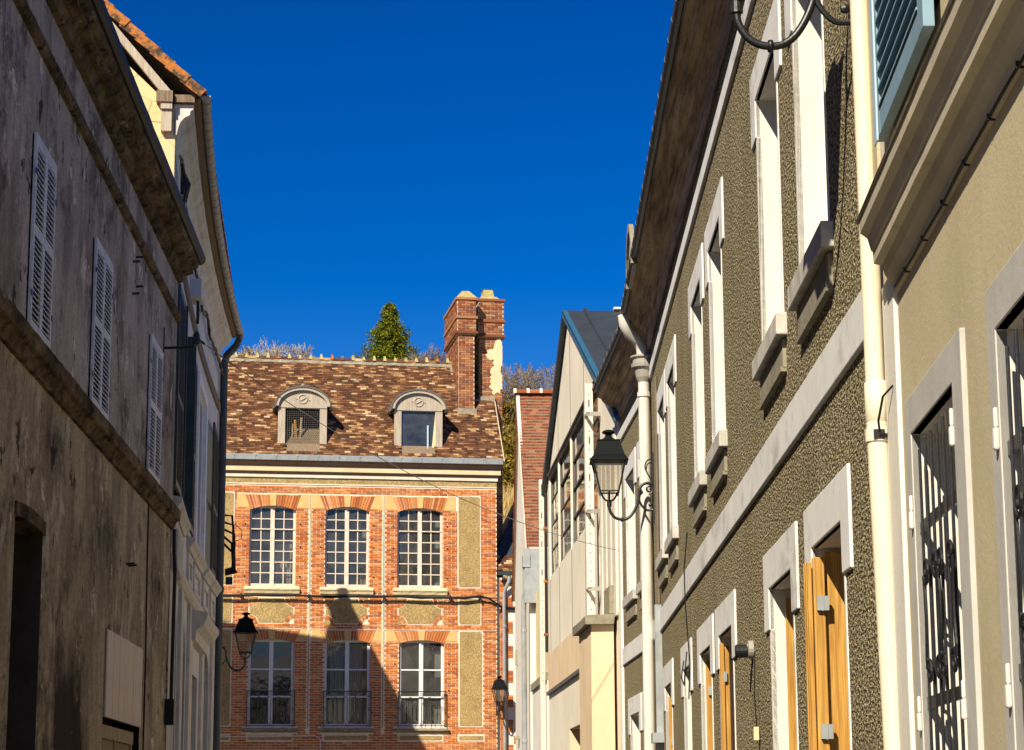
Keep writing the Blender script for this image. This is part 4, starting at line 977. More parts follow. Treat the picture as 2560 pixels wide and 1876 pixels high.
# ================================================================== RIGHT: brown roughcast house (long part and far wing)
def eared_window(rt, far, near, zt, zs, ear, ex=.26, proud=.014, sill=True, depth=.22, lower=0.0):
    o = MB()
    o.prism([(far - ex, ear), (far, ear), (far, zt), (near, zt), (near, ear), (near + ex, ear), (near + ex, zt + .215), (far - ex, zt + .215)], -proud, .02)
    sr = o.build('window_surround', 'surround_white', rt, bev=.006)
    MB().box(far - .05, far, -.006, .02, zs, ear - .001).build('jamb_edge', 'surround_white', sr); MB().box(near, near + .03, -.006, .02, zs, ear - .001).build('jamb_edge', 'surround_white', sr)
    MB().reveal(far, near, zs, zt, -.005, depth).build('reveal', 'white_paint', sr)
    w_ = MB().box(far, far + .06, depth - .05, depth, zs, zt).box(near - .06, near, depth - .05, depth, zs, zt).box(far, near, depth - .05, depth, zs, zs + .09).box(far, near, depth - .05, depth, zt - .06, zt).box((far + near) / 2 - .04, (far + near) / 2 + .04, depth - .06, depth, zs, zt).build('window', 'window_paint', rt)
    c = (far + near) / 2
    for (p, q) in ((far + .06, c - .04), (c + .04, near - .06)):
        for j in range(3):
            h = (zt - zs - .15) / 3; MB().box(p, q, depth - .03, depth - .025, zs + .09 + j * h + .01, zs + .09 + (j + 1) * h - .01).build('pane', 'glass', w_)
    if sill:
        MB().box(far - .13, near + .13, -.058, .05, zs - .12, zs).build('sill', 'sill_stone', rt, bev=.008)
        MB().box(far - .06, near + .06, -.02, .01, zs - .29, zs - .132).build('apron', 'stone_cap', rt)
        MB().box(far - .06, near + .06, -.032, .01, zs - .305, zs - .28).build('apron_ledge', 'stone_cap', rt)
def bands(rt, x0, x1, ze, wood=True):
    MB().box(x0, x1, -.022, .01, 3.50, 3.715).build('string_course', 'surround_white', rt, bev=.006)
    MB().box(x0, x1, -.024, .01, 6.40, 6.53).build('frieze_band', 'surround_white', rt, bev=.004)
    MB().run([(.01, 6.72), (-.02, 6.72), (-.035, 6.79), (-.045, 6.86), (-.09, 6.89), (-.10, 6.93), (-.14, 6.95), (-.20, 6.99), (-.22, 7.03), (-.27, 7.05), (-.28, 7.11), (.01, 7.14)], x0, x1, 40, .001, rng).build('cornice', 'eave_wood', rt)
    MB().tube([(x0, -.30, ze), (x1, -.30, ze)], .042, 10).build('gutter', 'zinc_dark', rt)
    x = x0 + .2
    while x < x1:
        MB().tube([(x, -.30 + .042 * cos(t * pi / 6), ze + .042 * sin(t * pi / 6)) for t in range(13)], .0025, 4).build('gutter_hook', 'zinc_old', rt); x += .42
hr = root('roughcast_house', WR, 'long brown roughcast house on the right with white eared window surrounds', 'house')
RA, RB = -25.0, -8.1
UW = [(-10.66, -9.62), (-12.48, -11.45), (-16.08, -15.05), (-17.88, -16.86), (-21.2, -20.2), (-22.8, -21.8)]
GW = [(-10.52, -9.5), (-12.47, -11.39), (-15.9, -14.85), (-17.69, -16.66), (-19.7, -18.92), (-22.42, -21.42)]
hs_ = [(a, b, 4.24, 5.79) for a, b in UW] + [(a, b, .9, 2.89) for a, b in GW]
MB().grid_wall(RA, RB, 0, 7.1, hs_).build('street_wall', 'roughcast', hr)
shell(hr, RA, RB, 7, 7.1, 'roughcast')
MB().quad((RA - .1, -.3, 7.16), (RB + .1, -.3, 7.16), (RB + .1, 3.5, 9.9), (RA - .1, 3.5, 9.9)).quad((RA - .1, 7.3, 7.0), (RB + .1, 7.3, 7.0), (RB + .1, 3.5, 9.9), (RA - .1, 3.5, 9.9)).add([(RB, 0, 7.1), (RB, 7, 7.1), (RB, 3.5, 9.85)], [(0, 1, 2)]).add([(RA, 0, 7.1), (RA, 7, 7.1), (RA, 3.5, 9.85)], [(0, 1, 2)]).build('roof', 'slate_roof', hr)
bands(hr, RA, RB, 7.14)
for a, b in UW: eared_window(hr, a, b, 5.79, 4.24, 5.56)
for a, b in GW: eared_window(hr, a, b, 2.89, .9, 2.66, sill=False)
# the round zinc hood peeping over the gutter
dm = MB().prism([(-22.0 + .56 * cos(pi * t / 14), 7.06 + .5 * sin(pi * t / 14)) for t in range(15)], -.30, 1.2).build('roof_dormer', 'zinc_old', hr)
MB().prism([(-22.0 + .6 * cos(pi * t / 14), 7.06 + .54 * sin(pi * t / 14)) for t in range(15)] + [(-22.0 + .52 * cos(pi - pi * t / 14), 7.06 + .46 * sin(pi * t / 14)) for t in range(15)], -.335, -.29).build('arch_rim', 'stone_cap', dm)
MB().prism([(-22.0 + .5 * cos(pi * t / 14), 7.06 + .44 * sin(pi * t / 14)) for t in range(15)], -.308, -.301).build('shutter_board', 'grey_wood', dm)
# oak folding shutters
def board(rt, x0, x1, y0, y1, z0, z1, par=None, label=None): return MB().box(x0, x1, y0, y1, z0, z1).build('shutter_leaf', 'oak', par or rt, bev=.004, label=label)
def hinge(rt, x, y, z, s=1): MB().box(x - .004, x + .02, y - .028 * s, y + .028 * s, z - .034, z + .034).tube([(x + .015, y, z - .036), (x + .015, y, z + .036)], .008, 6).build('hinge', 'zinc', rt)
a, b = GW[0]
l1 = board(hr, a + .012, a + .045, .042, .2, .95, 2.87, label='wide oak shutter leaf standing in the reveal')
l2 = board(hr, a + .05, a + .085, -.018, .036, .95, 2.84)
for i in range(3): board(hr, a - .03 + i * .034, a - .004 + i * .034, -.052 + i * .004, -.022, .95, 2.82)
hinge(hr, a + .09, .022, 2.62); hinge(hr, a + .09, .022, 2.02)
board(hr, b - .04, b - .01, .02, .2, .95, 2.80)
a, b = GW[1]; board(hr, a + .03, a + .06, .075, .21, .95, 2.84); hinge(hr, a + .065, .15, 2.66, .4); hinge(hr, a + .065, .15, 1.9, .4)
a, b = GW[2]
board(hr, a + .03, a + .06, -.01, .022, .95, 2.84); board(hr, a + .065, a + .09, .026, .055, .95, 2.82); board(hr, a + .02, a + .05, .085, .2, .95, 2.86); hinge(hr, a + .095, .02, 2.6, .5); hinge(hr, a + .095, .02, 1.8, .5)
a, b = GW[3]; board(hr, a + .03, a + .06, .03, .1, .95, 2.84); board(hr, a + .03, a + .06, .115, .2, .95, 2.82); hinge(hr, a + .065, .06, 2.6, .5)
a, b = GW[5]; board(hr, a + .03, a + .06, .02, .2, .95, 2.8); hinge(hr, a + .065, .05, 2.35, .5)
# thin wires on the wall
MB().tube([(-18.7, -.02, 4.0), (-18.72, -.05, 3.7), (-18.68, -.05, 3.4), (-18.7, -.02, 2.9), (-18.9, -.02, 2.6)], .006, 5).build('wire', 'cable_black', hr)
MB().tube([(-19.3, -.03, 2.95), (-19.2, -.06, 2.8), (-19.0, -.05, 2.72), (-18.85, -.05, 2.85), (-18.9, -.03, 3.0)], .006, 5).build('wire', 'cable_black', hr)
MB().tube([(-22.9, -.02, 6.2), (-23.0, -.02, 3.8)], .014, 6).build('conduit', 'brown_band', hr)
MB().box(-23.06, -22.94, -.07, .0, 1.0, 3.78).build('cable_duct', 'zinc', hr)
MB().box(-23.15, -22.85, -.12, .0, 2.36, 2.46).build('duct_clamp', 'zinc', hr)
# wall lamp and hanging plug
wl = root('wall_spotlight', WR, 'small round outdoor spotlight on the roughcast wall beside the shutters', 'wall lamp', at=(-13.55, 0, 2.63))
MB().lathe([(.055, 0), (.055, .03), (.03, .035), (.03, .05)], 0, 0, 16).map(lambda x, y, z: (x, -z, y)).build('base', 'zinc_old', wl)
MB().lathe([(.032, .0), (.04, .01), (.042, .07), (.036, .08), (0, .08)], 0, 0, 16).map(lambda x, y, z: (x, -.03 - z, y - .01)).build('housing', 'iron_black', wl)
pg = root('hanging_plug', WR, 'pale plug hanging on a thin cord on the roughcast wall', 'plug', at=(-13.25, -.02, 0))
MB().tube([(0, 0, 2.6), (.01, -.01, 2.35), (0, 0, 2.15)], .004, 5).build('cord', 'cable_black', pg)
MB().box(-.018, .018, -.02, .012, 2.07, 2.15).build('plug', 'cornice_cream', pg, bev=.004)

h3 = root('roughcast_wing', WR2, 'short far wing of the brown roughcast house behind the lantern', 'house')
QA, QB = -3.35, 0.05
UW2 = [(-2.68, -1.6), (-.95, -.1)]; GW2 = [(-2.49, -1.4), (-.82, -.1)]
MB().grid_wall(QA, QB, 0, 7.15, [(p, q, 4.3, 5.8) for p, q in UW2] + [(p, q, .9, 2.83) for p, q in GW2]).build('street_wall', 'roughcast', h3)
shell(h3, QA, QB, 6, 7.1, 'roughcast')
MB().quad((QA - .3, -.3, 7.18), (QB, -.3, 7.18), (QB, 3.2, 9.6), (QA - .3, 3.2, 9.6)).quad((QA - .3, 6.3, 7.1), (QB, 6.3, 7.1), (QB, 3.2, 9.6), (QA - .3, 3.2, 9.6)).build('roof', 'slate_roof', h3)
MB().box(QA - .02, QA + .05, -.03, .02, 0, 6.4).build('corner_strip', 'surround_white', h3)
bands(h3, QA - .3, QB, 7.16)
for p, q in UW2: eared_window(h3, p, q, 5.8, 4.3, 5.58, ex=.22)
for p, q in GW2: eared_window(h3, p, q, 2.83, .9, 2.6, ex=.24, sill=False)
# downpipe with hopper
d3 = root('downpipe', WR, 'old white downpipe with a bell-shaped hopper head and swan-neck under the gutter', 'downpipe', at=(-24.1, -.085, 0))
MB().tube([(.15, -.22, 7.1), (.15, -.21, 7.0), (.1, -.16, 6.9), (.03, -.07, 6.85), (0, -.02, 6.76), (0, 0, 6.62)], .065, 12).build('swan_neck', 'pipe_white', d3, smooth=True)
MB().lathe([(.06, 6.36), (.085, 6.42), (.10, 6.50), (.135, 6.53), (.14, 6.57), (.12, 6.58), (.12, 6.62), (.145, 6.64), (.145, 6.66)], 0, 0, 18).build('hopper', 'zinc_old', d3)
MB().tube([(0, 0, 6.4), (0, 0, 0)], .062, 14).build('pipe', 'pipe_white', d3, smooth=True)
for z in (2.2, 6.2): MB().lathe([(.064, z), (.074, z), (.074, z + .05), (.064, z + .05)], 0, 0, 14).build('collar', 'pipe_white', d3)
# near cream downpipe
d4 = root('downpipe', WR, 'tall cream downpipe in the foreground between the roughcast and beige houses', 'downpipe', at=(-7.96, -.085, 0))
MB().tube([(0, -.015, 7.0), (0, 0, 3.12)], .036, 24).build('pipe', 'pipe_cream', d4, smooth=True)
MB().tube([(0, .0, 3.2), (.0, .03, 1.4), (0, .04, 0)], .0415, 24).build('pipe', 'pipe_cream', d4, smooth=True)
MB().lathe([(.0385, 3.05), (.0435, 3.055), (.0435, 3.2), (.0385, 3.205)], 0, 0.002, 24).build('sleeve', 'pipe_cream', d4, smooth=True)
MB().lathe([(.0415, 2.975), (.048, 2.98), (.048, 3.025), (.0415, 3.03)], 0, .004, 24).build('collar', 'pipe_cream', d4)
MB().box(.02, .05, -.02, .02, 2.985, 3.02).tube([(.05, 0, 3.0), (.05, .08, 2.99)], .008, 6).build('clamp', 'iron_black', d4)
MB().tube([(.06, -.0, 3.01), (.1, -.01, 3.04), (.16, .0, 3.12), (.26, .02, 3.14)], .0045, 6).build('wire', 'cable_black', d4)

# ================================================================== beige workshop with big windows
hb = root('workshop', WB, 'beige panelled workshop with a row of steel-framed windows and dark metal roof', 'building')
BN, BF, BA = .3, -12.35, -7.37; ZBF, ZBA, ZBN = 7.75, 9.88, 6.75
wins = [(-11.74, -9.7), (-9.6, -7.12), (-7.02, -4.56), (-4.46, -2.4)]
Z0, Z1 = 5.95, 7.82
mb = MB(); mb.grid_wall(BF, BN, 0, 6.7, [(a, b, Z0, Z1) for a, b in wins] + [(-7.85, -4.63, 0, 3.02)])
def topz(x): return ZBF + (ZBA - ZBF) * (x - BF) / (BA - BF) if x < BA else ZBA + (ZBN - ZBA) * (x - BA) / (BN - BA)
xs = sorted([BF, BN, BA] + [v for w_ in wins for v in w_])
for i in range(len(xs) - 1):
    p, q = xs[i], xs[i + 1]; inw = any(a < (p + q) / 2 < b for a, b in wins); zb_ = Z1 if inw else 6.7
    mb.quad((p, 0, zb_), (q, 0, min(zb_, topz(q)) if not inw else zb_), (q, 0, max(topz(q), 6.7)), (p, 0, topz(p)))
mb.build('street_wall', 'panel_beige', hb)
MB().quad((BF, 0, 0), (BF, 9, 0), (BF, 9, ZBF), (BF, 0, ZBF)).quad((BN, 0, 0), (BN, 9, 0), (BN, 9, ZBN), (BN, 0, ZBN)).add([(BF, 9, 0), (BN, 9, 0), (BN, 9, ZBN), (BA, 9, ZBA), (BF, 9, ZBF)], [tuple(range(5))]).build('rear_walls', 'panel_beige', hb)
# roof sheets with ribs
MB().add([(BA, -.1, ZBA + .08), (BA, 9.2, ZBA + .08), (BN + .4, 9.2, ZBN + .0), (BN + .4, -.1, ZBN + .0), (BA, -.1, ZBA + .12), (BA, 9.2, ZBA + .12), (BN + .4, 9.2, ZBN + .04), (BN + .4, -.1, ZBN + .04)], [(0, 3, 2, 1), (4, 5, 6, 7), (0, 1, 5, 4), (1, 2, 6, 5), (2, 3, 7, 6), (3, 0, 4, 7)]).build('roof_sheet', 'slate_roof', hb)
MB().add([(BA, -.1, ZBA + .08), (BA, 9.2, ZBA + .08), (BF - .3, 9.2, ZBF - .1), (BF - .3, -.1, ZBF - .1), (BA, -.1, ZBA + .12), (BA, 9.2, ZBA + .12), (BF - .3, 9.2, ZBF - .06), (BF - .3, -.1, ZBF - .06)], [(0, 3, 2, 1), (4, 5, 6, 7), (0, 1, 5, 4), (1, 2, 6, 5), (2, 3, 7, 6), (3, 0, 4, 7)]).build('roof_sheet', 'slate_roof', hb)
for i in range(9):
    y = .25 + i * .9
    MB().add([(BA + .1, y, ZBA + .1), (BA + .1, y + .07, ZBA + .1), (BN + .4, y + .07, ZBN + .03), (BN + .4, y, ZBN + .03), (BA + .1, y + .01, ZBA + .15), (BA + .1, y + .06, ZBA + .15), (BN + .4, y + .06, ZBN + .08), (BN + .4, y + .01, ZBN + .08)], [(0, 3, 2, 1), (4, 5, 6, 7), (0, 1, 5, 4), (1, 2, 6, 5), (2, 3, 7, 6), (3, 0, 4, 7)]).build('roof_rib', 'slate_roof', hb)
    MB().box(BA - .02, BA + .12, y - .38, y + .3, ZBA + .125, ZBA + .16).build('ridge_cap', 'steel_white', hb) if i > 0 else None
    for t in (.15, .3, .45, .6):
        if (i + int(t * 20)) % 3: MB().lathe([(.02, 0), (.015, .012), (0, .014)], 0, 0, 8).map(lambda x, yy, z: (BA + (BN - BA) * t + x, y + .3 + yy, ZBA + .12 + (ZBN - ZBA - .08) * t + z)).build('roof_bolt', 'zinc', hb)
for (p, q, zp, zq) in ((BA, BN + .4, ZBA, ZBN - .08), (BF - .3, BA, ZBF - .18, ZBA)):
    MB().add([(p, -.10, zp + .0), (q, -.10, zq + .0), (q, -.02, zq + .0), (p, -.02, zp + .0), (p, -.10, zp + .125), (q, -.10, zq + .125), (q, -.02, zq + .125), (p, -.02, zp + .125)], [(0, 3, 2, 1), (4, 5, 6, 7), (0, 1, 5, 4), (1, 2, 6, 5), (2, 3, 7, 6), (3, 0, 4, 7)]).build('verge_trim', 'blue_trim' if q > 0 else 'zinc_dark', hb)
# steel windows
for (a, b) in wins:
    fr = MB().box(a, a + .04, .02, .07, Z0, Z1).box(b - .04, b, .02, .07, Z0, Z1).box(a, b, .021, .07, Z1 - .04, Z1).box(a, b, .021, .07, Z0, Z0 + .04)
    for j in range(1, 4): z = Z0 + (Z1 - Z0) * j / 4; fr.box(a, b, .025, .065, z - .018, z + .018)
    wn = fr.build('window', 'lead_dark', hb)
    for j in range(4):
        for (p, q) in ((a + .04, b - .04),):
            y = .045; k1, k2 = rng.uniform(-.01, .01), rng.uniform(-.01, .01); z0_, z1_ = Z0 + (Z1 - Z0) * j / 4 + .018, Z0 + (Z1 - Z0) * (j + 1) / 4 - .018
            MB().quad((p, y - k1, z0_), (q, y + k1, z0_), (q, y + k1 + k2, z1_), (p, y - k1 + k2, z1_)).build('pane', 'glass_shed', wn)
    MB().reveal(a, b, Z0, Z1, -.001, .1).build('reveal', 'panel_beige', hb)
    MB().box(a - .05, b + .05, -.05, .0, Z1, Z1 + .03).build('drip_strip', 'lead_dark', hb)
    MB().box(a - .075, a - .02, -.012, .01, Z0 - .05, Z1).build('mullion', 'steel_white', hb)
MB().box(BF + .3, BN - .2, .7, .75, 5.5, 6.6).build('inner_clutter', 'tile_red', hb)
MB().box(BF + .3, BN - .2, 1.5, 1.55, 5.5, 8.2).build('inner_wall', 'panel_beige', hb)
# panel joints: thin recess strips
for x in (-11.75, -9.65, -7.07, -4.6):
    MB().box(x - .012, x + .012, -.006, .002, 4.55, Z0 - .06).build('panel_joint', 'lead_dark', hb)
    MB().box(x - .012, x + .012, -.006, .002, Z1 + .06, topz(x) - .15).build('panel_joint', 'lead_dark', hb)
MB().box(BF, -4.4, -.012, .004, 3.86, 4.55).build('plinth_band', 'pier_cream', hb, label='cream rendered band below the panels')
MB().box(BF, -4.4, -.05, .004, 3.80, 3.86).build('drip_ledge', 'lead_dark', hb)
MB().reveal(-7.85, -4.63, 0, 3.02, 0, .35).build('doorway_reveal', 'pier_cream', hb)
MB().box(-7.85, -4.63, .3, .36, 0, 3.02).build('door', 'lead_dark', hb)
# vertical cladding boards next to the pier
for i in range(8):
    x = -2.35 + i * .3; MB().box(x + .01, x + .29, -.022 - .012 * (i % 2), -.001, 4.2, min(6.7, topz(x))).build('cladding_board', 'steel_white', hb)
# cream pier with stone cap
pr = root('rendered_pier', WB, 'tall cream rendered pier with a stone cap in front of the workshop', 'pier', at=(0, 0, 0))
MB().box(-2.05, -.25, -.345, -.04, 0, 4.1).build('shaft', 'pier_cream', pr, bev=.01)
MB().run([(-.04, 4.101), (-.42, 4.101), (-.43, 4.2), (-.38, 4.225), (-.04, 4.23)], -2.15, -.15, 8, .006, rng).build('cap', 'stone_cap', pr)
MB().box(-.95, -.2, -.1, .02, 4.231, 4.62).build('upper_block', 'stone_cap', pr, bev=.02)
# slotted steel posts
def slotted_post(x, y0, y1, z0, z1, label, par=None):
    p = root('slotted_post', WB, label, 'steel post', 'slotted steel posts', at=(x, 0, 0))
    MB().box(-.03, .0, y0, y1, z0, z1).box(-.14, -.03, y0, y0 + .012, z0, z1).box(-.14, -.03, y1 - .012, y1, z0, z1).build('upright', 'steel_white', p)
    yc = (y0 + y1) / 2; z = z0 + .1; k = 0
    hm = MB().lathe([(.009, 0), (.009, .003), (0, .003)], 0, 0, 8).map(lambda a, b, c: (c, a, b)).mesh('bolt_hole', 'dark_void')
    hm2 = MB().box(.0, .003, -.008, .008, -.055, .055).mesh('slot', 'dark_void')
    while z < z1 - .08:
        big = k % 4 == 3 and z > 5.8
        place('slot' if big else 'bolt_hole', hm2 if big else hm, p, loc=(.0, yc, z)); z += .135; k += 1
    return p
p1 = slotted_post(-2.3, -.2, -.085, 4.25, 7.75, 'near white slotted steel post standing above the rendered pier')
for z in (4.75, 5.85, 7.25):
    MB().box(-.03, .3, -.21, -.16, z, z + .02).box(-.03, .3, .02, .07, z, z + .02).box(.28, .3, -.21, .07, z - .03, z + .03).build('shelf_bracket', 'zinc_old', p1)
    MB().tube([(.28, -.02, z), (.02, -.02, z - .22)], .012, 6).build('brace', 'iron_black', p1)
MB().tube([(.12, -.0, 4.3), (.12, -.0, 7.2)], .022, 8).build('rod', 'iron_black', p1)
MB().tube([(.12, -.0, 4.95), (.12, -.0, 5.25)], .034, 8).build('sleeve', 'white_paint', p1)
p2 = slotted_post(-12.6, -.14, -.05, 4.0, 7.9, 'far rusty-edged slotted steel post at the end of the workshop')
MB().box(-.14, .0, -.14, -.05, 0, 4.0).build('lower_upright', 'steel_white', p2)
MB().tube([(.3, -.04, 4.6), (.3, -.04, 7.6)], .028, 8).build('rod', 'cable_black', p2)
for z in (4.9, 5.9, 6.9): MB().box(.27, .33, -.09, .0, z, z + .05).build('clip', 'tile_orange', p2)
am = root('amber_lamp', WB, 'small amber warning lamp on the workshop wall beside the pier', 'lamp', at=(-3.0, -.05, 3.3))
MB().lathe([(.04, 0), (.045, .02), (.045, .11), (.03, .13), (0, .13)], 0, 0, 12).map(lambda x, y, z: (x * 1.2, -z, y)).build('lens', 'amber', am, smooth=True)
MB().box(-.06, .06, 0, .05, -.06, .06).build('base', 'lead_dark', am)

# ================================================================== near beige house on the right
hn = root('beige_house', WN, 'near beige stucco house with moulded cornice and iron window grilles', 'house')
NA, NB = -8.0, 3.0
NW = [(-7.33, -6.43), (-5.69, -4.79)]
MB().grid_wall(NA, NB, 0, 3.6, [(a, b, .9, 2.9) for a, b in NW]).build('lower_wall', 'stucco_beige', hn)
MB().grid_wall(NA, NB, 3.6, 7.2, [(-7.5, -6.3, 4.1, 6.0)]).build('upper_wall', 'stucco_beige', hn)
shell(hn, NA, NB, 6, 7.2, 'stucco_beige')
MB().box(NA - .1, NB, -.3, 6.2, 7.201, 7.35).build('roof', 'slate_roof', hn)
# cornice
pc = [(.01, 3.455), (-.012, 3.46), (-.018, 3.495), (-.04, 3.53), (-.05, 3.565), (-.078, 3.572), (-.08, 3.615), (-.086, 3.62), (-.098, 3.665), (-.122, 3.685), (-.125, 3.725), (.01, 3.76)]
MB().run(pc, -7.64, NB, 60, .0006, rng).build('cornice', 'cornice_stone', hn)
MB().run([(.0, 3.765), (-.13, 3.727), (-.134, 3.736), (.0, 3.775)], -7.68, NB, 30, .0006, rng).build('cornice_flashing', 'stone_cap', hn)
MB().tube([(x, -.016 - .002 * sin(x * 9), 3.462 + .004 * sin(x * 4)) for x in [-7.55 + i * .15 for i in range(40)]], .005, 6).build('cable', 'cable_black', hn)
for i in range(12): MB().box(-7.3 + i * .42, -7.292 + i * .42, -.022, .0, 3.454, 3.472).build('cable_clip', 'cable_black', hn)
# corner pilaster and upper strip
MB().box(-7.93, -7.63, -.016, .01, 0, 3.55).build('pilaster', 'lime_white', hn, bev=.006)
MB().box(-8.04, -7.94, -.008, .02, 0, 3.55).build('weathered_edge', 'stone_cap', hn)
MB().box(-7.97, -7.80, -.03, .01, 3.8, 7.1).build('quoin_strip', 'stucco_beige', hn)
MB().box(-7.78, -7.55, -.02, .01, 3.8, 7.1).build('quoin_strip', 'white_border', hn)
# blue louvred shutter
lf = louvre_leaf(hn, -7.53, -6.35, 3.99, 6.1, -.03, 'blue_shutter', (.5,), .062, .036, .55, .11)
MB().box(-7.55, -7.47, -.072, -.066, 3.98, 6.12).build('shutter_edge', 'blue_shutter_pale', lf)
MB().box(-7.46, -6.42, -.02, -.015, 4.1, 6.05).build('shutter_backing', 'dark_void', lf)
# windows with grilles
def grille(a, b):
    o = MB(); o.prism([(a - .12, .8), (a, .8), (a, 2.9), (b, 2.9), (b, .8), (b + .18, .8), (b + .18, 3.03), (a - .12, 3.03)], -.016, .02)
    sr = o.build('window_surround', 'surround_grey', hn, bev=.004)
    MB().reveal(a, b, .9, 2.9, -.014, .3).build('reveal', 'white_paint', sr)
    MB().box(a, b, .28, .3, .9, 2.9).build('window_board', 'dark_void', sr)
    gr = MB().box(a - .01, b + .01, .003, .012, 2.56, 2.6).build('grille', 'iron_black', hn, label='black iron window grille')
    n = 7; w_ = (b - a) / n
    for z in (1.98, 1.1): MB().box(a - .01, b + .01, .003, .012, z, z + .04).build('rail', 'iron_black', gr)
    for i in range(n):
        x = a + w_ * (i + .5); top = 2.86 - (0 if 0 < i < n - 1 else .02)
        MB().box(x - .008, x + .008, -.002, .007, .95, top).build('bar', 'iron_black', gr, bev=.002)
    for (x, s) in ((a + w_ * 1.5, 1), (a + w_ * 3.1, -1), (a + w_ * 3.9, 1), (a + w_ * 5.5, -1)):
        pts = []
        for t in range(22):
            u = t / 21; ang = -pi * .9 + u * 2 * pi * 1.3; rr = .05 * (1 - .65 * u); pts.append((x + s * (rr * cos(ang)), -.012, 2.42 + rr * sin(ang)))
        body = [(x + s * (.05 * cos(-pi * .9)) - s * .0 + s * .02 * sin(pi * q / 10), -.012, 2.4 - q * .026) for q in range(1, 11)]
        pts2 = []
        for t in range(20):
            u = t / 19; ang = pi * .9 - u * 2 * pi * 1.2; rr = .045 * (1 - .65 * u); pts2.append((x + s * rr * cos(ang), -.012, 2.09 + rr * sin(ang)))
        MB().tube(pts[::-1] + body + pts2, .006, 6).build('scroll', 'iron_black', gr)
    for (x, z) in ((a - .02, 2.62), (a - .02, 1.95), (b + .0, 2.75), (b + .0, 1.95)):
        MB().box(x - .014, x + .014, -.03, -.015, z - .04, z + .02).box(x - .007, x + .007, -.027, -.015, z + .0201, z + .075).build('hinge_stub', 'lime_white', sr, bev=.006)
for a, b in NW: grille(a, b)

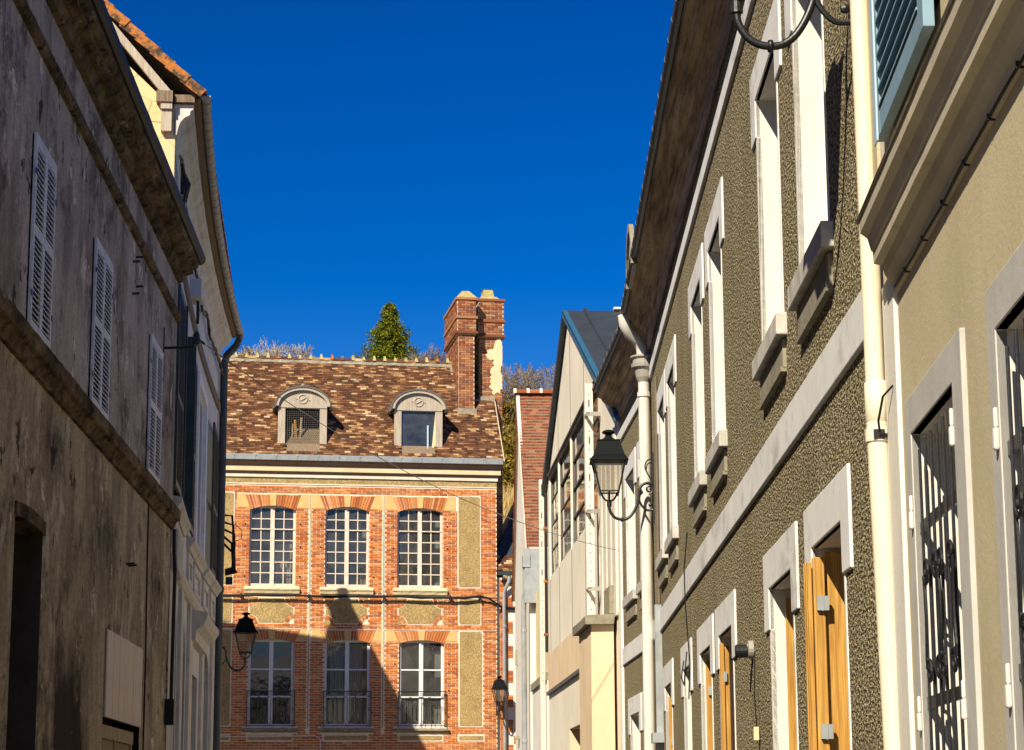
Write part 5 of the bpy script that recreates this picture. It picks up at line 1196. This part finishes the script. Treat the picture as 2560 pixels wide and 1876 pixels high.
# ================================================================== lanterns
def lantern(wall, at, label, group='street lanterns on curved wall brackets'):
    r = root('street_lantern', wall, label, 'lantern', group, at=at)
    D = -.493
    MB().box(-.014, .014, -.016, .0, -.04, .74).build('wall_bar', 'iron_black', r)
    arm = [(0, D, .20), (0, D, .13), (0, D + .012, .085), (0, D + .045, .035), (0, D + .09, .008), (0, -.358, 0), (0, -.31, .006), (0, -.26, .04), (0, -.215, .105), (0, -.183, .18), (0, -.166, .25), (0, -.163, .31), (0, -.146, .36), (0, -.115, .39), (0, -.07, .4), (0, -.015, .386)]
    def smooth_path(p, n=3):
        out = []
        for i in range(len(p) - 1):
            p0, p1, p2, p3 = [Vector(p[max(0, min(len(p) - 1, i + k))]) for k in (-1, 0, 1, 2)]
            for t in range(n):
                u = t / n; out.append(.5 * ((2 * p1) + (-p0 + p2) * u + (2 * p0 - 5 * p1 + 4 * p2 - p3) * u * u + (-p0 + 3 * p1 - 3 * p2 + p3) * u ** 3))
        return out + [Vector(p[-1])]
    MB().tube(smooth_path(arm), .0165, 12).build('arm', 'iron_black', r, smooth=True)
    MB().lathe([(.018, -.012), (.026, -.009), (.028, 0), (.026, .009), (.018, .012)], 0, 0, 12).map(lambda x, y, z: (x, -.358 + z, y)).build('ring', 'iron_black', r, smooth=True)
    MB().lathe([(.02, .14), (.026, .145), (.026, .205), (.02, .21)], 0, D, 12).build('socket', 'iron_black', r)
    MB().tube(smooth_path([(0, -.172, .22), (0, -.14, .155), (0, -.09, .105), (0, -.04, .1), (0, -.015, .107)]), .013, 8).build('scroll', 'iron_black', r)
    sp = []
    for t in range(30):
        u = t / 29; a = -pi / 2 + u * 2 * pi * 1.4; rr = .05 * (1 - .75 * u); sp.append((0, -.055 + rr * cos(a) * .9, .33 - .0 + rr * sin(a)))
    MB().tube(sp[::-1], .011, 7).build('scroll', 'iron_black', r)
    MB().lathe([(.0, -.02), (.018, -.012), (.022, 0), (.018, .012), (0, .02)], 0, 0, 10).map(lambda x, y, z: (z, -.045 + x, .16 + y)).build('scroll_ball', 'iron_black', r)
    MB().tube(smooth_path([(0, -.012, .41), (0, -.05, .47), (0, -.09, .55), (0, -.095, .6), (0, -.07, .65), (0, -.03, .665), (0, -.01, .655)]), .008, 7).build('scroll', 'iron_black', r)
    MB().tube(smooth_path([(0, -.085, .54), (0, -.075, .6), (0, -.045, .625), (0, -.02, .605), (0, -.025, .58)]), .007, 7).build('scroll', 'iron_black', r)
    # fork
    for s in (-1, 1):
        MB().tube(smooth_path([(0, D, .205), (0, D + s * .04, .215), (0, D + s * .07, .25), (0, D + s * .088, .3)]), .011, 7).build('fork', 'iron_black', r)
        MB().tube(smooth_path([(0, D, .205), (s * .04, D, .215), (s * .07, D, .25), (s * .088, D, .3)]), .011, 7).build('fork', 'iron_black', r)
    zb_, zt_, wb, wt = .305, .64, .097, .178
    fr = MB()
    for sx in (-1, 1):
        for sy in (-1, 1): fr.tube([(sx * wb, D + sy * wb, zb_ - .03), (sx * wt, D + sy * wt, zt_)], .0095, 6)
    for (z, w_) in ((zb_, wb), (zt_, wt)):
        c = [(-w_, D - w_, z), (w_, D - w_, z), (w_, D + w_, z), (-w_, D + w_, z)]
        for i in range(4): fr.tube([c[i], c[(i + 1) % 4]], .009, 6)
    fr.build('cage', 'iron_black', r)
    for k in range(4):
        q = [(-wb, -wb, zb_), (wb, -wb, zb_), (wt, -wt, zt_), (-wt, -wt, zt_)]; cs, sn = [(1, 0), (0, 1), (-1, 0), (0, -1)][k]
        MB().quad(*[(x * cs - y * sn, D + x * sn + y * cs, z) for x, y, z in q]).build('pane', 'glass_lamp', r)
    MB().frustum(0, D, .635, .212, .212, .655, .205, .205).frustum(0, D, .6555, .2, .2, .69, .172, .172).frustum(0, D, .6905, .172, .172, .86, .118, .118).frustum(0, D, .8605, .126, .126, .872, .126, .126).build('roof', 'lamp_roof', r, bev=.003)
    MB().lathe([(.1, .872), (.085, .885), (.05, .905), (.036, .925), (.036, .945), (.066, .955), (.072, .967), (.06, .982), (.03, .993), (0, .996)], 0, D, 20).build('finial', 'lamp_roof', r, smooth=True)
    return r
lantern(WR, (-23.9, -.0, 4.80), 'large black lantern on the roughcast house in front of the workshop windows')
lantern(WR, (-8.62, -.0, 4.745), 'nearest curved bracket at the top edge, its lantern above the picture')
lantern(WL2, (13.25, -.03, 4.08), 'black lantern on the left at the corner of the pale plaster house')
lantern(WC, (3.67, .0, 4.27), 'smallest far lantern beside the zinc pipe on the quoined cottage')

# ================================================================== overhead wire
ow = root('overhead_wire', (0, 0, 0), 'thin overhead wire sagging across the street in front of the brick house', 'wire')
A = wpt(WL, 23.3, -.35, 6.72); Bp = wpt(WR2, -3.5, -.03, 5.0)
pts = []
for i in range(41):
    t = i / 40; p = A.lerp(Bp, t); p.z -= 4 * .34 * t * (1 - t); pts.append(p)
MB().tube(pts, .0045, 6).build('wire', 'zinc_old', ow)
MB().tube([pts[0], pts[0] + (pts[1] - pts[0]) * .6], .014, 6).build('splice', 'iron_black', ow)

# ================================================================== vegetation on the hill
rv = random.Random(21)
def leaves(mb, c, n, rad, size, rng):
    for _ in range(n):
        d = Vector((rng.gauss(0, 1), rng.gauss(0, 1), rng.gauss(0, 1))).normalized() * rad * rng.random() ** .45
        p = Vector(c) + d; a = Vector((rng.gauss(0, 1), rng.gauss(0, 1), rng.gauss(0, 1))).normalized(); b = a.cross(Vector((rng.gauss(0, 1), rng.gauss(0, 1), rng.gauss(0, 1)))).normalized()
        s = size * rng.uniform(.6, 1.3); mb.add([p - a * s, p + b * s * .5, p + a * s, p - b * s * .5], [(0, 1, 2, 3)])
def raw(mb, name, mat, parent, kind=None):
    me = bpy.data.meshes.new(name); me.from_pydata(mb.v, [], mb.f); me.materials.append(MAT[mat]); return place(name, me, parent, kind=kind)
def ray_pt(px, py, d):
    """picture position at a given distance -> where a tree stands on the hill (measured once)"""
    v = fwd * F_PX + r2 * (px - 1280) - u2 * (py - 938); v *= d / v.y; return Vector((0, 0, EYE)) + v
def conifer():
    d = 118.0; top = ray_pt(975, 750, d); base = hill_z(top.x, d); H = top.z - base
    t = root('conifer_tree', (top.x, d, 0), 'pointed dark green conifer rising behind the brick house ridge', 'tree', at=(0, 0, base - .3))
    MB().tube([(0, 0, 0), (0, 0, H * .5), (0, 0, H * .98)], [.28, .18, .02], 8).build('trunk', 'bark', t)
    mb = MB(); rt_ = 3.35
    z = H * .985; lvl = 0
    while z > H - 6.2:
        f = (H - z); R_ = min(2.0, .14 + .56 * f) * (1 + .12 * sin(f * 5.3)); nb = 5 + int(R_ * 6)
        for k in range(nb):
            a = 2 * pi * (k + rv.random()) / nb; ln = R_ * rv.uniform(.62, 1.08)
            for q in range(4):
                u = (q + 1) / 4; c = (cos(a) * ln * u, sin(a) * ln * u, z - .22 * u * ln + .12 * u * u + rv.uniform(-.06, .06)); leaves(mb, c, 22, .15 + .07 * R_, .08, rv)
        z -= .17 + .02 * f; lvl += 1
    raw(mb, 'crown', 'conifer_leaf', t)
conifer()
def bare_tree(px, py, d, spread, label, mat='bark', n0=5, depth=5, leafy=0, seed=1, thick=1.0, ch=4.0):
    rr = random.Random(seed); top = ray_pt(px, py, d); base = hill_z(top.x, d); H = max(2.5, top.z - base)
    t = root('bare_tree', (top.x, d, 0), label, 'tree', 'bare trees on the hillside', at=(0, 0, base - .2))
    tr = MB().tube([(0, 0, 0), (.05, 0, H * .35), (.0, .03, H - ch)], [.13, .1, .07], 7).build('trunk', mat, t)
    mb = MB(); lf_ = MB()
    def grow(p, dr, ln, r, k):
        q = p + dr * ln; mid = p + dr * ln * .5 + Vector((rr.uniform(-1, 1), rr.uniform(-1, 1), rr.uniform(-.5, .5))) * ln * .08
        mb.tube([p, mid, q], [r, r * .85, max(r * .7, .011)], 3 if k < 4 else 4, cap=False)
        if k == 0:
            if leafy and rr.random() < leafy: leaves(lf_, q, 2, .12, .06, rr)
            return
        for i in range(rr.choice((2, 3, 3))):
            nd = (dr + Vector((rr.gauss(0, 1), rr.gauss(0, 1), rr.gauss(.25, .6))) * .48).normalized()
            if q.z + nd.z * ln * .75 > H * 1.0: nd.z *= .25; nd.normalize()
            grow(p + dr * ln * rr.uniform(.55, 1), nd, ln * rr.uniform(.62, .85), max(r * .7, .011), k - 1)
    for i in range(n0):
        a = 2 * pi * i / n0 + rr.uniform(-.4, .4); grow(Vector((0, 0, H - ch * (1 - .12 * rr.random()))), Vector((cos(a) * spread, sin(a) * spread, 1)).normalized(), ch * .3, .05 * thick, depth)
    k = ch / (max(v[2] for v in mb.v) - H + ch)
    mb.map(lambda x, y, z: (x, y, H - ch + (z - H + ch) * k)); lf_.map(lambda x, y, z: (x, y, H - ch + (z - H + ch) * k))
    raw(mb, 'crown', mat, t)
    if leafy: raw(lf_, 'leaves', 'bush_leaf', t)
bare_tree(725, 830, 112, .9, 'pale bare tree fanning out above the roof left of the conifer', 'bark_pale', 9, 5, 0, 2, .55, 2.6)
bare_tree(668, 845, 114, .7, 'faint bare tree left of the fanned bare tree', 'bark_pale', 7, 4, 0, 9, .55, 2.2)
bare_tree(612, 860, 108, .6, 'small leafy bare tree beside the left gutter', 'bark_pale', 6, 4, .5, 4, .55, 2.0)
bare_tree(1075, 850, 110, .9, 'low bare tree between the conifer and the chimney', 'bark', 9, 5, 0, 5, .7, 2.4)
bare_tree(1265, 890, 100, .7, 'bare tree just right of the chimney', 'bark', 8, 5, .1, 6, .7, 3.5)
bare_tree(1375, 885, 104, 1.0, 'bare tree above the red tiled roof', 'bark', 9, 5, .12, 7, .8, 3.2)
bare_tree(1325, 935, 102, .9, 'low tangled bare tree above the white house ridge', 'bark', 9, 5, .25, 8, .7, 3.0)
def shrub(px, py, d, rad, label, n, seed):
    rr = random.Random(seed); top = ray_pt(px, py, d); base = hill_z(top.x, d)
    t = root('shrub', (top.x, d, 0), label, 'shrub', 'autumn shrubs on the hillside', at=(0, 0, base - .2)); H = top.z - base
    st = MB()
    for k in range(5): st.tube([(rr.uniform(-.2, .2), rr.uniform(-.2, .2), 0), (rr.uniform(-.5, .5) * rad, rr.uniform(-.5, .5) * rad, H * .8)], [.05, .015], 5)
    st.build('stem', 'bark', t)
    mb = MB()
    for k in range(n):
        u = rr.random(); c = (rr.gauss(0, .42) * rad, rr.gauss(0, .42) * rad, H * (1 - .95 * u) - .15); leaves(mb, c, 26, .3 * rad * rr.uniform(.5, 1), .085, rr)
    raw(mb, 'crown', 'bush_leaf', t)
shrub(1262, 985, 92, 1.1, 'yellow-green shrub climbing beside the chimney', 90, 1)
shrub(1276, 1060, 90, 1.2, 'mottled yellow shrub lower on the slope right of the chimney', 110, 2)
shrub(1252, 1120, 88, 1.0, 'dense olive shrub just above the dry grass', 90, 3)
shrub(1330, 990, 96, 1.6, 'autumn shrub behind the white house ridge', 90, 4)
gm_ = MB()
for k in range(14000):
    x = rv.uniform(-4, 9); y = rv.uniform(74, 96); z = hill_z(x, y) - .05; h = rv.uniform(.25, .6); a = rv.uniform(0, pi); dx, dy_ = cos(a) * .03, sin(a) * .03
    gm_.add([(x - dx, y - dy_, z), (x + dx, y + dy_, z), (x + rv.uniform(-.12, .12), y + rv.uniform(-.12, .12), z + h)], [(0, 1, 2)])
dg = raw(gm_, 'dry_grass', 'grass_leaf', None, 'stuff'); dg['label'] = 'dry golden grass on the hillside'; dg['category'] = 'grass'
